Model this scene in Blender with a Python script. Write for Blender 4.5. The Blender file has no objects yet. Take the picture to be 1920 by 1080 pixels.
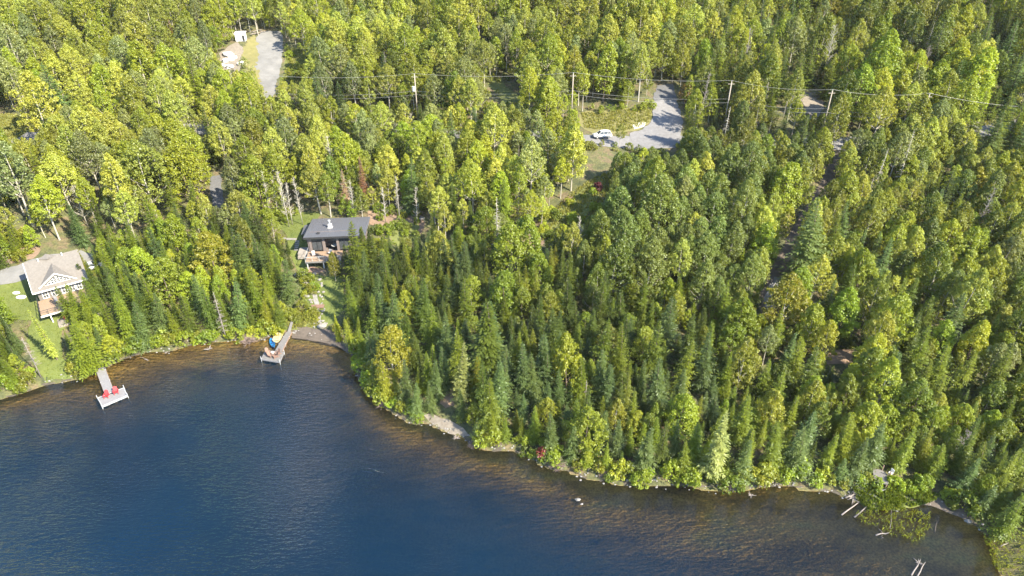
import bpy, bmesh, math, random
import numpy as np
from mathutils import Vector, Matrix
from mathutils.geometry import delaunay_2d_cdt
R = math.radians
random.seed(7); RNG = np.random.default_rng(11)
scene = bpy.context.scene
C = scene.collection

# ------------------------------------------------------------------ camera
H = 80.0; PITCH = R(33.0); F = 1281.0; CX, CY = 960.0, 540.0
cam_d = bpy.data.cameras.new('camera'); cam = bpy.data.objects.new('camera', cam_d); C.objects.link(cam)
cam.location = (0, 0, H); cam.rotation_euler = (math.pi/2 - PITCH, 0, 0)
cam_d.sensor_width = 36; cam_d.lens = F/1920*36; cam_d.clip_start = 1; cam_d.clip_end = 6000
scene.camera = cam
# ------------------------------------------------------------------ sky, sun, exposure
SUN_EL = R(40); SUN_AZ = math.atan2(0.80, -0.60)          # clockwise from +Y
w = bpy.data.worlds.new('World'); scene.world = w; w.use_nodes = True
nt = w.node_tree; bg = nt.nodes['Background']; sky = nt.nodes.new('ShaderNodeTexSky')
sky.sky_type = 'NISHITA'; sky.sun_disc = False; sky.sun_elevation = SUN_EL; sky.sun_rotation = SUN_AZ
sky.air_density = 1.0; sky.dust_density = 0.25; sky.ozone_density = 1.0
nt.links.new(sky.outputs[0], bg.inputs[0]); bg.inputs[1].default_value = 0.145
sd = Vector((math.sin(SUN_AZ)*math.cos(SUN_EL), math.cos(SUN_AZ)*math.cos(SUN_EL), math.sin(SUN_EL)))
sl = bpy.data.lights.new('sun', 'SUN'); sl.energy = 5.0; sl.angle = R(0.53); sl.color = (1, .91, .72)
so = bpy.data.objects.new('sun', sl); C.objects.link(so); so.location = (120, -80, 200)
so.rotation_euler = sd.to_track_quat('Z', 'Y').to_euler()
scene.view_settings.view_transform = 'Standard'; scene.view_settings.look = 'None'
scene.view_settings.gamma = 1; scene.view_settings.exposure = 1.95
scene.render.engine = 'CYCLES'
scene.cycles.max_bounces = 6; scene.cycles.transparent_max_bounces = 8
scene.cycles.diffuse_bounces = 4; scene.cycles.caustics_reflective = False

# ------------------------------------------------------------------ projection
ST, CT = math.sin(PITCH), math.cos(PITCH)
def project(x, y, z):
    d = y*CT + (H-z)*ST
    return CX + F*x/d, CY + F*((H-z)*CT - y*ST)/d, d
def ray(px, py):
    u = (px-CX)/F; v = (py-CY)/F
    return u, CT - v*ST, -ST - v*CT                      # per unit depth
def at_z(px, py, z):
    dx, dy, dz = ray(px, py); t = (z-H)/dz
    return Vector((dx*t, dy*t, z))

# ------------------------------------------------------------------ shoreline and terrain height
SHORE_PX = [(-260,830),(-120,785),(0,748),(40,737),(80,722),(153,709),(178,700),(207,684),(240,668),(283,659),(320,658),(360,645),
 (417,639),(453,636),(487,637),(512,629),(547,626),(583,631),(617,638),(640,645),(660,657),(668,682),(674,710),(690,734),(707,751),
 (740,774),(770,792),(800,792),(840,808),(873,819),(887,836),(927,844),(960,843),(993,855),(1023,874),(1063,881),(1100,894),
 (1140,902),(1180,909),(1240,908),(1280,909),(1313,914),(1367,918),(1420,913),(1467,908),(1513,916),(1567,921),(1593,934),
 (1613,938),(1633,952),(1680,950),(1710,943),(1747,942),(1780,953),(1813,973),(1847,992),(1862,1012),(1872,1045),(1884,1085),(1915,1200)]
SH = np.array([[*at_z(a, b, 0)[:2]] for a, b in SHORE_PX])
SH = np.vstack([[[-1500, 70], [-300, 78]], SH, [[62, 20], [75, -60], [120, -600]]])
LAKE = np.vstack([SH, [[-1500, -600]]])
DEEP_PX = [(-260,860),(0,775),(90,765),(200,768),(270,735),(350,705),(440,685),(510,690),(560,680),(610,690),(645,730),(680,800),(760,850),
 (860,890),(960,925),(1080,985),(1200,1030),(1330,1075),(1450,1160)]
DP = np.array([[*at_z(a, b, 0)[:2]] for a, b in DEEP_PX])
DP = np.vstack([[[-1500, 60]], DP, [[10, -600]]])
DEEP = np.vstack([DP, [[-1500, -600]]])
def seg_dist(x, y, P):
    best = np.full(x.shape, 1e18)
    for i in range(len(P)-1):
        ax, ay = P[i]; bx, by = P[i+1]; vx, vy = bx-ax, by-ay
        t = np.clip(((x-ax)*vx + (y-ay)*vy)/(vx*vx+vy*vy), 0, 1)
        best = np.minimum(best, (x-ax-t*vx)**2 + (y-ay-t*vy)**2)
    return np.sqrt(best)
def inside(x, y, P):
    c = np.zeros(x.shape, bool); n = len(P)
    for i in range(n):
        x0, y0 = P[i]; x1, y1 = P[(i+1) % n]
        if y0 == y1: continue
        k = ((y0 > y) != (y1 > y)) & (x < (x1-x0)*(y-y0)/(y1-y0) + x0)
        c ^= k
    return c
def shore_s(x, y):
    d = seg_dist(x, y, SH)
    return np.where(inside(x, y, LAKE), -d, d)
def wob(x, y):
    return (np.sin(x*.071+1.3)*np.sin(y*.083+.4)*.9 + np.sin(x*.19+y*.11)*.35 + np.sin(x*.31-y*.27+2)*.18)
def hfun(x, y):
    x = np.asarray(x, float); y = np.asarray(y, float)
    s = shore_s(x, y); sp = np.maximum(s, 0)
    L = .45*(1-np.exp(-sp/.8)) + .20*sp
    yy = y - 88
    g = 1.4 + .21*np.where(yy > 40, yy, 8*np.log1p(np.exp(np.minimum(yy, 40)/8)))
    k = 2.0; m = np.clip(.5+.5*(g-L)/k, 0, 1)
    land = g*(1-m) + L*m - k*m*(1-m) + wob(x, y)*np.clip(sp/14, 0, 1)
    land = np.maximum(land, np.minimum(L, .3))
    dc = seg_dist(x, y, DP); deep = inside(x, y, DEEP); ds = np.maximum(-s, 0)
    t = ds/(ds+dc+1e-6)
    dep = np.where(deep, 1.5 + .16*np.minimum(dc, 40), .04 + 1.46*t**1.55)
    dep = dep*np.clip(ds/.5, 0, 1)
    return np.where(s > 0, land, -dep)
def h1(x, y): return float(hfun(np.array([x]), np.array([y]))[0])
TT = np.linspace(60, 420, 721)
def ground_pt(px, py, up=0.0):
    dx, dy, dz = ray(px, py)
    z = H + dz*TT; g = hfun(dx*TT, dy*TT) + up
    below = np.where(z < g)[0]
    if len(below) == 0: i = len(TT)-1; t = TT[i]
    else:
        i = max(below[0], 1); a = z[i-1]-g[i-1]; b = g[i]-z[i]; t = TT[i-1] + (TT[i]-TT[i-1])*a/(a+b+1e-9)
    x, y = dx*t, dy*t
    return Vector((x, y, h1(x, y)))

# ------------------------------------------------------------------ helpers
def tag(o, label=None, cat=None, group=None, kind=None):
    if label: o['label'] = label
    if cat: o['category'] = cat
    if group: o['group'] = group
    if kind: o['kind'] = kind
    return o
def link(o, parent=None):
    C.objects.link(o)
    if parent: o.parent = parent
    return o
def empty(name, loc, rz=0):
    o = bpy.data.objects.new(name, None); o.empty_display_size = .3
    o.location = loc; o.rotation_euler = (0, 0, rz); C.objects.link(o); return o
def mesh_np(name, V, Fc, mat, smooth=False):
    me = bpy.data.meshes.new(name); V = np.asarray(V, np.float32); Fc = np.asarray(Fc, np.int32)
    n, k = Fc.shape
    me.vertices.add(len(V)); me.vertices.foreach_set('co', V.ravel())
    me.loops.add(n*k); me.loops.foreach_set('vertex_index', Fc.ravel())
    me.polygons.add(n); me.polygons.foreach_set('loop_start', np.arange(0, n*k, k, dtype=np.int32))
    me.polygons.foreach_set('loop_total', np.full(n, k, np.int32))
    me.polygons.foreach_set('use_smooth', np.full(n, smooth))
    me.update(calc_edges=True)
    if mat: me.materials.append(mat)
    return me
class MB:
    def __init__(s, M=None): s.v = []; s.f = []; s.M = M or Matrix()
    def add(s, vs, fs):
        n = len(s.v); s.v += [s.M @ Vector(p) for p in vs]; s.f += [tuple(i+n for i in f) for f in fs]; return s
    def box(s, c, d, rz=0, rx=0, ry=0):
        m = Matrix.Translation(c) @ Matrix.Rotation(rz, 4, 'Z') @ Matrix.Rotation(rx, 4, 'X') @ Matrix.Rotation(ry, 4, 'Y')
        vs = [m @ Vector((sx*d[0]/2, sy*d[1]/2, sz*d[2]/2)) for sx in (-1, 1) for sy in (-1, 1) for sz in (-1, 1)]
        return s.add(vs, [(0,1,3,2),(4,6,7,5),(0,4,5,1),(2,3,7,6),(0,2,6,4),(1,5,7,3)])
    def tube(s, pts, rad, n=7, cap=True):
        pts = [Vector(p) for p in pts]; rings = []
        if not hasattr(rad, '__len__'): rad = [rad]*len(pts)
        for i, p in enumerate(pts):
            d = (pts[min(i+1, len(pts)-1)] - pts[max(i-1, 0)]).normalized()
            a = d.cross(Vector((0, 0, 1)) if abs(d.z) < .9 else Vector((1, 0, 0))).normalized(); b = d.cross(a)
            rings.append([p + (a*math.cos(k*2*math.pi/n) + b*math.sin(k*2*math.pi/n))*rad[i] for k in range(n)])
        vs = [q for r_ in rings for q in r_]; fs = []
        for i in range(len(pts)-1):
            for k in range(n): fs.append((i*n+k, i*n+(k+1) % n, (i+1)*n+(k+1) % n, (i+1)*n+k))
        if cap: fs.append(tuple(range(n-1, -1, -1))); fs.append(tuple((len(pts)-1)*n+k for k in range(n)))
        return s.add(vs, fs)
    def prism(s, poly, thick):                            # poly: list of 3D points, extruded by vector thick
        n = len(poly); t = Vector(thick); vs = [Vector(p) for p in poly] + [Vector(p)+t for p in poly]
        fs = [tuple(range(n-1, -1, -1)), tuple(range(n, 2*n))] + [(i, (i+1) % n, n+(i+1) % n, n+i) for i in range(n)]
        return s.add(vs, fs)
    def loft(s, rings, cap=True):
        n = len(rings[0]); vs = [q for r_ in rings for q in r_]; fs = []
        for i in range(len(rings)-1):
            for k in range(n): fs.append((i*n+k, i*n+(k+1) % n, (i+1)*n+(k+1) % n, (i+1)*n+k))
        if cap: fs.append(tuple(range(n-1, -1, -1))); fs.append(tuple((len(rings)-1)*n+k for k in range(n)))
        return s.add(vs, fs)
    def blob(s, c, d, seed=0, sub=2, rough=.18):
        bm = bmesh.new(); bmesh.ops.create_icosphere(bm, subdivisions=sub, radius=1); r_ = random.Random(seed)
        vs = []
        ph = [r_.uniform(0, 6) for _ in range(6)]
        for v in bm.verts:
            k = 1 + rough*(math.sin(v.co.x*3+ph[0])*math.sin(v.co.y*3.3+ph[1]) + math.sin(v.co.z*4+ph[2]+v.co.x*2)*.6) + r_.uniform(-.05, .05)
            vs.append(Vector((v.co.x*d[0]*k, v.co.y*d[1]*k, v.co.z*d[2]*k)) + Vector(c))
        fs = [tuple(v.index for v in f.verts) for f in bm.faces]; bm.free()
        return s.add(vs, fs)
    def build(s, name, mat, parent=None, smooth=False, bevel=0):
        me = bpy.data.meshes.new(name); me.from_pydata([tuple(v) for v in s.v], [], s.f); me.materials.append(mat)
        bm = bmesh.new(); bm.from_mesh(me); bmesh.ops.recalc_face_normals(bm, faces=bm.faces); bm.to_mesh(me); bm.free()
        if smooth: me.polygons.foreach_set('use_smooth', [True]*len(me.polygons))
        o = link(bpy.data.objects.new(name, me), parent)
        if bevel:
            b = o.modifiers.new('bevel', 'BEVEL'); b.width = bevel; b.segments = 2; b.limit_method = 'ANGLE'
        return o
def copy_tree(o, parent=None):
    c = o.copy(); C.objects.link(c); c.parent = parent
    for ch in list(o.children): copy_tree(ch, c)
    return c

# ------------------------------------------------------------------ materials
def newmat(name):
    m = bpy.data.materials.new(name); m.use_nodes = True; n = m.node_tree
    return m, n, n.nodes['Principled BSDF']
def N(n, t, **kw):
    o = n.nodes.new(t)
    for k, v in kw.items(): setattr(o, k, v)
    return o
def ramp(n, src, stops):
    r_ = N(n, 'ShaderNodeValToRGB'); n.links.new(src, r_.inputs[0]); e = r_.color_ramp.elements
    e[0].position, e[0].color = stops[0][0], (*stops[0][1], 1); e[1].position, e[1].color = stops[-1][0], (*stops[-1][1], 1)
    for p, c in stops[1:-1]: q = e.new(p); q.color = (*c, 1)
    return r_.outputs[0]
def noise(n, scale, detail=4, coord='Object', rough=.55, vec=None):
    t = N(n, 'ShaderNodeTexNoise'); t.inputs['Scale'].default_value = scale; t.inputs['Detail'].default_value = detail
    t.inputs['Roughness'].default_value = rough
    if vec is None: tc = N(n, 'ShaderNodeTexCoord'); vec = tc.outputs[coord]
    n.links.new(vec, t.inputs['Vector']); return t.outputs['Fac']
def simple(name, c1, c2=None, scale=3, rough=.8, metal=0, bump=0, stretch=None):
    m, n, b = newmat(name); b.inputs['Roughness'].default_value = rough; b.inputs['Metallic'].default_value = metal
    vec = None
    if stretch:
        tc = N(n, 'ShaderNodeTexCoord'); mp = N(n, 'ShaderNodeMapping'); mp.inputs['Scale'].default_value = stretch
        n.links.new(tc.outputs['Object'], mp.inputs[0]); vec = mp.outputs[0]
    f = noise(n, scale, 8, vec=vec, rough=.65)
    c2 = c2 or tuple(x*.8 for x in c1)
    n.links.new(ramp(n, f, [(.28, c2), (.72, c1)]), b.inputs['Base Color'])
    if bump:
        bp = N(n, 'ShaderNodeBump'); bp.inputs['Strength'].default_value = bump; bp.inputs['Distance'].default_value = .05
        n.links.new(f, bp.inputs['Height']); n.links.new(bp.outputs[0], b.inputs['Normal'])
    return m
M = {}
def foliage_mat(name, mass=False):
    m, n, b = newmat(name); out = n.nodes['Material Output']; n.nodes.remove(b)
    if mass:
        src = N(n, 'ShaderNodeAttribute', attribute_name='tree_colour').outputs['Color']
    else:
        src = N(n, 'ShaderNodeObjectInfo').outputs['Color']
    va = N(n, 'ShaderNodeAttribute', attribute_name='leaf_var').outputs['Fac']
    hs = N(n, 'ShaderNodeHueSaturation')
    mr = N(n, 'ShaderNodeMapRange'); mr.inputs['To Min'].default_value = .76; mr.inputs['To Max'].default_value = 1.24
    n.links.new(va, mr.inputs['Value']); n.links.new(mr.outputs[0], hs.inputs['Value'])
    mh = N(n, 'ShaderNodeMapRange'); mh.inputs['To Min'].default_value = .508; mh.inputs['To Max'].default_value = .494
    n.links.new(va, mh.inputs['Value']); n.links.new(mh.outputs[0], hs.inputs['Hue'])
    n.links.new(src, hs.inputs['Color'])
    d = N(n, 'ShaderNodeBsdfDiffuse'); tr = N(n, 'ShaderNodeBsdfTranslucent'); gl = N(n, 'ShaderNodeBsdfGlossy'); gl.inputs['Roughness'].default_value = .5
    gl.inputs['Color'].default_value = (.8, .85, .9, 1)
    n.links.new(hs.outputs[0], d.inputs[0])
    mu = N(n, 'ShaderNodeMix', data_type='RGBA', blend_type='MULTIPLY'); mu.inputs[0].default_value = 1
    n.links.new(hs.outputs[0], mu.inputs[6]); mu.inputs[7].default_value = (1.5, 1.35, .45, 1); n.links.new(mu.outputs[2], tr.inputs[0])
    m1 = N(n, 'ShaderNodeMixShader'); m1.inputs[0].default_value = .44; n.links.new(d.outputs[0], m1.inputs[1]); n.links.new(tr.outputs[0], m1.inputs[2])
    m2 = N(n, 'ShaderNodeMixShader'); m2.inputs[0].default_value = .03; n.links.new(m1.outputs[0], m2.inputs[1]); n.links.new(gl.outputs[0], m2.inputs[2])
    n.links.new(m2.outputs[0], out.inputs[0]); return m
M['leaf'] = foliage_mat('foliage'); M['leaf_mass'] = foliage_mat('foliage_mass', True)
M['bark_dark'] = simple('bark_dark', (.16, .12, .09), (.07, .055, .045), 6)
M['bark_pale'] = simple('bark_pale', (.40, .37, .31), (.20, .18, .15), 3, stretch=(1, 1, .5))
M['dead_wood'] = simple('dead_wood', (.23, .20, .18), (.12, .10, .09), 5)
M['dead_red'] = simple('dead_red_needles', (.30, .10, .05), (.16, .06, .035), 6)
M['pink_twigs'] = simple('dry_twigs', (.27, .205, .18), (.15, .11, .09), 6)

def ground_mat():
    m, n, b = newmat('forest_floor'); b.inputs['Roughness'].default_value = .95
    f = noise(n, .35, 6); f2 = noise(n, 2.2, 5)
    a = ramp(n, f, [(.30, (.035, .045, .018)), (.5, (.085, .085, .03)), (.62, (.115, .085, .048)), (.75, (.07, .085, .025))])
    g = ramp(n, f2, [(.3, (.55, .55, .55)), (.7, (1.3, 1.3, 1.3))])
    x = N(n, 'ShaderNodeMix', data_type='RGBA', blend_type='MULTIPLY'); x.inputs[0].default_value = 1
    n.links.new(a, x.inputs[6]); n.links.new(g, x.inputs[7])
    # lake bed below the waterline: brown silt, weed beds, paler sand close to the bank
    z = N(n, 'ShaderNodeSeparateXYZ'); tc = N(n, 'ShaderNodeTexCoord'); n.links.new(tc.outputs['Object'], z.inputs[0])
    mp = N(n, 'ShaderNodeMapping'); mp.inputs['Rotation'].default_value = (0, 0, R(25)); mp.inputs['Scale'].default_value = (.35, 1, 1)
    n.links.new(tc.outputs['Object'], mp.inputs[0])
    w1 = noise(n, .22, 9, vec=mp.outputs[0], rough=.6); w2 = noise(n, 3.5, 4)
    bed = ramp(n, w1, [(.33, (.085, .06, .036)), (.45, (.20, .14, .055)), (.55, (.29, .205, .08)), (.66, (.25, .215, .085))])
    y2 = N(n, 'ShaderNodeMix', data_type='RGBA', blend_type='MULTIPLY'); y2.inputs[0].default_value = 1
    n.links.new(bed, y2.inputs[6]); n.links.new(ramp(n, w2, [(.3, (.5, .5, .5)), (.75, (1.5, 1.45, 1.3))]), y2.inputs[7])
    zr = N(n, 'ShaderNodeMapRange'); zr.inputs['From Min'].default_value = -.03; zr.inputs['From Max'].default_value = .04
    n.links.new(z.outputs[2], zr.inputs[0])
    fin = N(n, 'ShaderNodeMix', data_type='RGBA'); n.links.new(zr.outputs[0], fin.inputs[0])
    n.links.new(y2.outputs[2], fin.inputs[6]); n.links.new(x.outputs[2], fin.inputs[7])
    n.links.new(fin.outputs[2], b.inputs['Base Color'])
    bp = N(n, 'ShaderNodeBump'); bp.inputs['Strength'].default_value = .6; bp.inputs['Distance'].default_value = .15
    n.links.new(f2, bp.inputs['Height']); n.links.new(bp.outputs[0], b.inputs['Normal'])
    return m
M['ground'] = ground_mat()
def water_mat():
    m, n, b = newmat('lake_water'); out = n.nodes['Material Output']; n.nodes.remove(b)
    op = N(n, 'ShaderNodeAttribute', attribute_name='turbidity').outputs['Fac']
    tr = N(n, 'ShaderNodeBsdfTransparent'); tr.inputs[0].default_value = (.92, .86, .70, 1)
    df = N(n, 'ShaderNodeBsdfDiffuse')
    cn = noise(n, .03, 3)
    n.links.new(ramp(n, cn, [(.3, (.0006, .0085, .021)), (.7, (.0010, .0125, .029))]), df.inputs[0])
    body = N(n, 'ShaderNodeMixShader'); n.links.new(op, body.inputs[0]); n.links.new(tr.outputs[0], body.inputs[1]); n.links.new(df.outputs[0], body.inputs[2])
    gl = N(n, 'ShaderNodeBsdfGlossy'); gl.inputs['Roughness'].default_value = .06
    # wind ripples: elongated crests, two scales, calmer in lee of the right-hand woods
    tc = N(n, 'ShaderNodeTexCoord')
    def rip(rot, sc, scale, det=3):
        mp = N(n, 'ShaderNodeMapping'); mp.inputs['Rotation'].default_value = (0, 0, R(rot)); mp.inputs['Scale'].default_value = sc
        n.links.new(tc.outputs['Object'], mp.inputs[0]); return noise(n, scale, det, vec=mp.outputs[0], rough=.6)
    a = rip(20, (.42, 1.5, 1), 1.5, 2); c = rip(34, (.6, 1.4, 1), 3.4, 2)
    ad = N(n, 'ShaderNodeMath', operation='MULTIPLY_ADD'); n.links.new(c, ad.inputs[0]); ad.inputs[1].default_value = .4; n.links.new(a, ad.inputs[2])
    wa = N(n, 'ShaderNodeAttribute', attribute_name='wind').outputs['Fac']
    bp = N(n, 'ShaderNodeBump'); bp.inputs['Distance'].default_value = .8
    wn_ = N(n, 'ShaderNodeMapRange'); wn_.inputs['From Min'].default_value = .38; wn_.inputs['From Max'].default_value = .62; wn_.inputs['To Min'].default_value = .45; n.links.new(noise(n, .035, 3), wn_.inputs['Value'])
    wm = N(n, 'ShaderNodeMath', operation='MULTIPLY'); n.links.new(wa, wm.inputs[0]); n.links.new(wn_.outputs[0], wm.inputs[1]); n.links.new(wm.outputs[0], bp.inputs['Strength']); n.links.new(ad.outputs[0], bp.inputs['Height'])
    n.links.new(bp.outputs[0], gl.inputs['Normal'])
    fr = N(n, 'ShaderNodeFresnel'); fr.inputs[0].default_value = 1.33; n.links.new(bp.outputs[0], fr.inputs['Normal'])
    mx = N(n, 'ShaderNodeMixShader'); n.links.new(fr.outputs[0], mx.inputs[0]); n.links.new(body.outputs[0], mx.inputs[1]); n.links.new(gl.outputs[0], mx.inputs[2])
    n.links.new(mx.outputs[0], out.inputs[0]); return m
M['water'] = water_mat()
M['asphalt'] = simple('gravel_road', (.17, .165, .168), (.11, .106, .108), 1.2, .95, bump=.3)
M['gravel'] = simple('gravel', (.175, .17, .165), (.105, .103, .10), .35, .95, bump=.4)
M['tar'] = simple('asphalt', (.10, .10, .105), (.07, .07, .075), 2, .9)
M['sand'] = simple('sand', (.195, .17, .14), (.11, .09, .07), 1.6, .95, bump=.3)
M['white_sand'] = simple('white_gravel', (.55, .52, .46), (.38, .35, .29), 2, .95, bump=.3)
M['mud'] = simple('mud', (.10, .078, .062), (.055, .044, .034), 1.6, .8)
M['mud_bank'] = simple('bank_soil', (.085, .068, .05), (.03, .028, .02), 1.3, .95, bump=.3)
M['dirt'] = simple('dirt', (.22, .145, .10), (.12, .085, .055), 1.2, .95, bump=.4)
M['lawn'] = simple('lawn', (.105, .122, .022), (.062, .084, .016), .5, .9)
M['meadow'] = simple('meadow_ground', (.13, .14, .035), (.075, .09, .024), .6, .95, bump=.3)
M['dry_meadow'] = simple('dry_meadow_ground', (.17, .15, .055), (.11, .105, .035), .6, .95, bump=.3)
M['rock'] = simple('rock', (.24, .225, .21), (.12, .115, .11), 3, .9, bump=.5)
M['rock_pale'] = simple('pale_rock', (.24, .225, .205), (.13, .12, .11), 3, .9, bump=.4)

# ------------------------------------------------------------------ terrain, lake
def axis(segs):
    out = []
    for a, b, st in segs: out += list(np.arange(a, b, st))
    return np.array(out + [segs[-1][1]])
gx = axis([(-1500,-320,60),(-320,-120,4),(-120,120,1.2),(120,320,4),(320,1500,60)])
gy = axis([(-600,20,60),(20,46,3),(46,150,1.0),(150,300,2.5),(300,1700,50)])
X, Y = np.meshgrid(gx, gy); Z = hfun(X.ravel(), Y.ravel()).reshape(X.shape)
nx, ny = len(gx), len(gy)
idx = np.arange(nx*ny).reshape(ny, nx)
quads = np.stack([idx[:-1,:-1], idx[:-1,1:], idx[1:,1:], idx[1:,:-1]], -1).reshape(-1, 4)
me = mesh_np('terrain', np.stack([X.ravel(), Y.ravel(), Z.ravel()], -1), quads, M['ground'], True)
terr = link(bpy.data.objects.new('terrain', me)); tag(terr, kind='structure')
keep = (Z.ravel()[quads] < .35).any(1); wq = quads[keep]
used, inv = np.unique(wq, return_inverse=True)
WV = np.stack([X.ravel(), Y.ravel(), np.zeros(nx*ny)], -1)[used]
me = mesh_np('lake', WV, inv.reshape(wq.shape), M['water'], True)
dep = np.maximum(-Z.ravel()[used], 0)
at = me.attributes.new('turbidity', 'FLOAT', 'POINT'); at.data.foreach_set('value', (1-np.exp(-.64*dep)).astype(np.float32))
pxw, pyw, _ = project(WV[:, 0], WV[:, 1], 0)
wind = .045 + .955*np.clip((dep-.25)/1.6, 0, 1)*(1-.8*np.clip((WV[:, 0]+25)/55, 0, 1))
wind = np.where(WV[:, 1] > 93, np.maximum(wind, .6*np.clip(dep/.3, 0, 1)), wind)
at = me.attributes.new('wind', 'FLOAT', 'POINT'); at.data.foreach_set('value', wind.astype(np.float32))
lake = link(bpy.data.objects.new('lake', me)); tag(lake, kind='structure')

# ------------------------------------------------------------------ ground patches
def world_poly(pts): return [ground_pt(a, b) for a, b in pts]
def densify(P, step=1.2, jit=.3, rs=None):
    out = []; rs = rs or random.Random(len(P)*7)
    for i in range(len(P)):
        a, b = P[i], P[(i+1) % len(P)]; L = (b-a).length; k = max(1, int(L/step))
        for j in range(k):
            q = a.lerp(b, j/k); out.append(Vector((q.x+rs.uniform(-jit, jit), q.y+rs.uniform(-jit, jit))))
    return out
def patch(name, P, mat, off=.05, step=1.2, jit=.3, grid=1.6):
    B = densify([Vector((p[0], p[1])) for p in P], step, jit); n = len(B)
    xs = [p.x for p in B]; ys = [p.y for p in B]
    gx_, gy_ = np.meshgrid(np.arange(min(xs), max(xs), grid), np.arange(min(ys), max(ys), grid))
    gx_, gy_ = gx_.ravel(), gy_.ravel(); ins = inside(gx_, gy_, [(p.x, p.y) for p in B])
    pts = B + [Vector((a, b)) for a, b in zip(gx_[ins], gy_[ins])]
    v2, e2, f2, *_ = delaunay_2d_cdt(pts, [], [list(range(n))], 1, 1e-5)
    hz = hfun(np.array([p.x for p in v2]), np.array([p.y for p in v2])) + off
    me = bpy.data.meshes.new(name); me.from_pydata([(p.x, p.y, z) for p, z in zip(v2, hz)], [], f2); me.materials.append(mat)
    o = link(bpy.data.objects.new(name, me)); tag(o, kind='structure'); return o
def strip(pts_px, width):
    P = world_poly(pts_px); L, Rr = [], []
    for i, p in enumerate(P):
        d = P[min(i+1, len(P)-1)] - P[max(i-1, 0)]; d.z = 0; d.normalize(); nrm = Vector((-d.y, d.x, 0))*width/2
        L.append(p+nrm); Rr.append(p-nrm)
    return L + Rr[::-1]
CLEAR = []          # world polygons kept free of trees
def clear(P): CLEAR.append(np.array([[p[0], p[1]] for p in P]))
def pclear(name, P, mat, off=.05, jit=.3, is_px=True):
    W = world_poly(P) if is_px else P
    patch(name, W, mat, off, jit=jit); clear(W); return W
ROAD_PX = [(2080,232),(1920,236),(1760,248),(1595,270),(1420,274),(1270,266),(1110,262),(960,258),(800,250),(660,232),(540,222),(390,243),(200,262),(0,262),(-160,268)]
road_w = strip(ROAD_PX, 5.5)
patch('road', road_w, M['asphalt'], .06, step=2); clear(strip(ROAD_PX, 5.5))
pclear('gravel_pad', [(480,72),(490,60),(510,58),(529,60),(531,90),(527,125),(520,150),(514,180),(506,205),(498,200),(494,175),(482,148),(474,125),(472,95)], M['gravel'], .07)
patch('pad_verge', world_poly([(462,80),(480,64),(484,100),(480,125),(490,155),(500,190),(497,205),(488,185),(476,160),(462,135),(452,105)]), M['dry_meadow'], .10, step=.8, jit=.7)
pclear('gravel_drive', [(1225,190),(1268,188),(1280,225),(1276,255),(1262,272),(1186,276),(1182,250),(1205,243),(1224,226)], M['asphalt'], .10)
patch('asphalt_drive', world_poly([(1232,160),(1262,158),(1272,190),(1224,192)]), M['tar'], .08)
clear(world_poly([(1232,160),(1262,158),(1272,190),(1224,192)]))
pclear('meadow_ground', [(1085,212),(1120,205),(1222,205),(1222,228),(1200,243),(1150,250),(1110,250),(1085,235)], M['dry_meadow'], .05)
patch('sand_heap_ground', world_poly([(1186,236),(1204,230),(1212,232),(1206,240),(1190,243)]), M['white_sand'], .16)
pclear('forest_drive', [(1598,268),(1580,262),(1544,330),(1500,405),(1454,490),(1430,545),(1424,598),(1450,602),(1458,550),(1480,492),(1524,412),(1566,335)], M['mud'], .05)  # dark mud tone puts the shade of the forest gap into the colour
patch('drive_gravel', world_poly([(1428,602),(1434,560),(1450,520),(1462,520),(1456,560),(1447,602)]), M['gravel'], .09)
clear(world_poly([(1600,268),(1570,262),(1532,330),(1488,405),(1442,490),(1422,545),(1416,600),(1452,604),(1466,550),(1492,492),(1536,412),(1576,335)]))
clear(world_poly([(1545,590),(1600,600),(1620,650),(1600,690),(1550,685),(1535,630)]))
pclear('side_drive', [(1502,172),(1545,174),(1544,205),(1530,226),(1514,222),(1508,200),(1496,180)], M['sand'], .09)
pclear('clearing_ground', [(1015,452),(1038,400),(1078,362),(1112,340),(1140,338),(1120,370),(1105,400),(1075,425),(1045,450)], M['meadow'], .05)
patch('dirt_ground', world_poly([(955,462),(1000,442),(1022,448),(1010,470),(975,480)]), M['dirt'], .06)
clear(world_poly([(955,452),(1000,438),(1030,446),(1010,475),(960,520),(950,500)]))
patch('dirt_mound_ground', world_poly([(1052,378),(1070,365),(1082,372),(1070,382)]), M['dirt'], .09)
pclear('pad_meadow_ground', [(534,88),(572,92),(578,150),(560,165),(532,150)], M['meadow'], .05)
pclear('pad_side_ground', [(412,100),(444,78),(462,95),(458,126),(466,140),(440,146),(412,130)], M['sand'], .05)
pclear('left_clearing_ground', [(-40,215),(30,215),(62,240),(30,262),(-40,275)], M['meadow'], .08)
pclear('lawn', [(505,418),(560,398),(600,398),(598,410),(575,450),(580,512),(600,516),(640,520),(648,565),(630,605),(612,612),(590,600),(560,560),(560,512),(540,470),(540,440)], M['lawn'], .05)
pclear('yard_ground', [(690,395),(740,398),(790,405),(798,420),(780,450),(758,462),(735,452),(720,430),(692,420)], M['dirt'], .05)
patch('yard_lawn', world_poly([(722,432),(738,424),(752,415),(784,420),(786,446),(758,466),(735,455)]), M['meadow'], .08, step=.8, jit=.6)
pclear('cottage_lawn', [(-20,545),(20,525),(60,500),(165,470),(180,500),(150,560),(120,612),(112,640),(125,690),(140,706),(85,718),(62,690),(50,640),(60,600),(30,600),(-20,590)], M['lawn'], .06)
patch('cottage_drive', world_poly([(-60,545),(-60,515),(0,507),(48,492),(150,470),(178,478),(176,500),(150,506),(60,520),(0,537)]), M['gravel'], .12)
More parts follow.
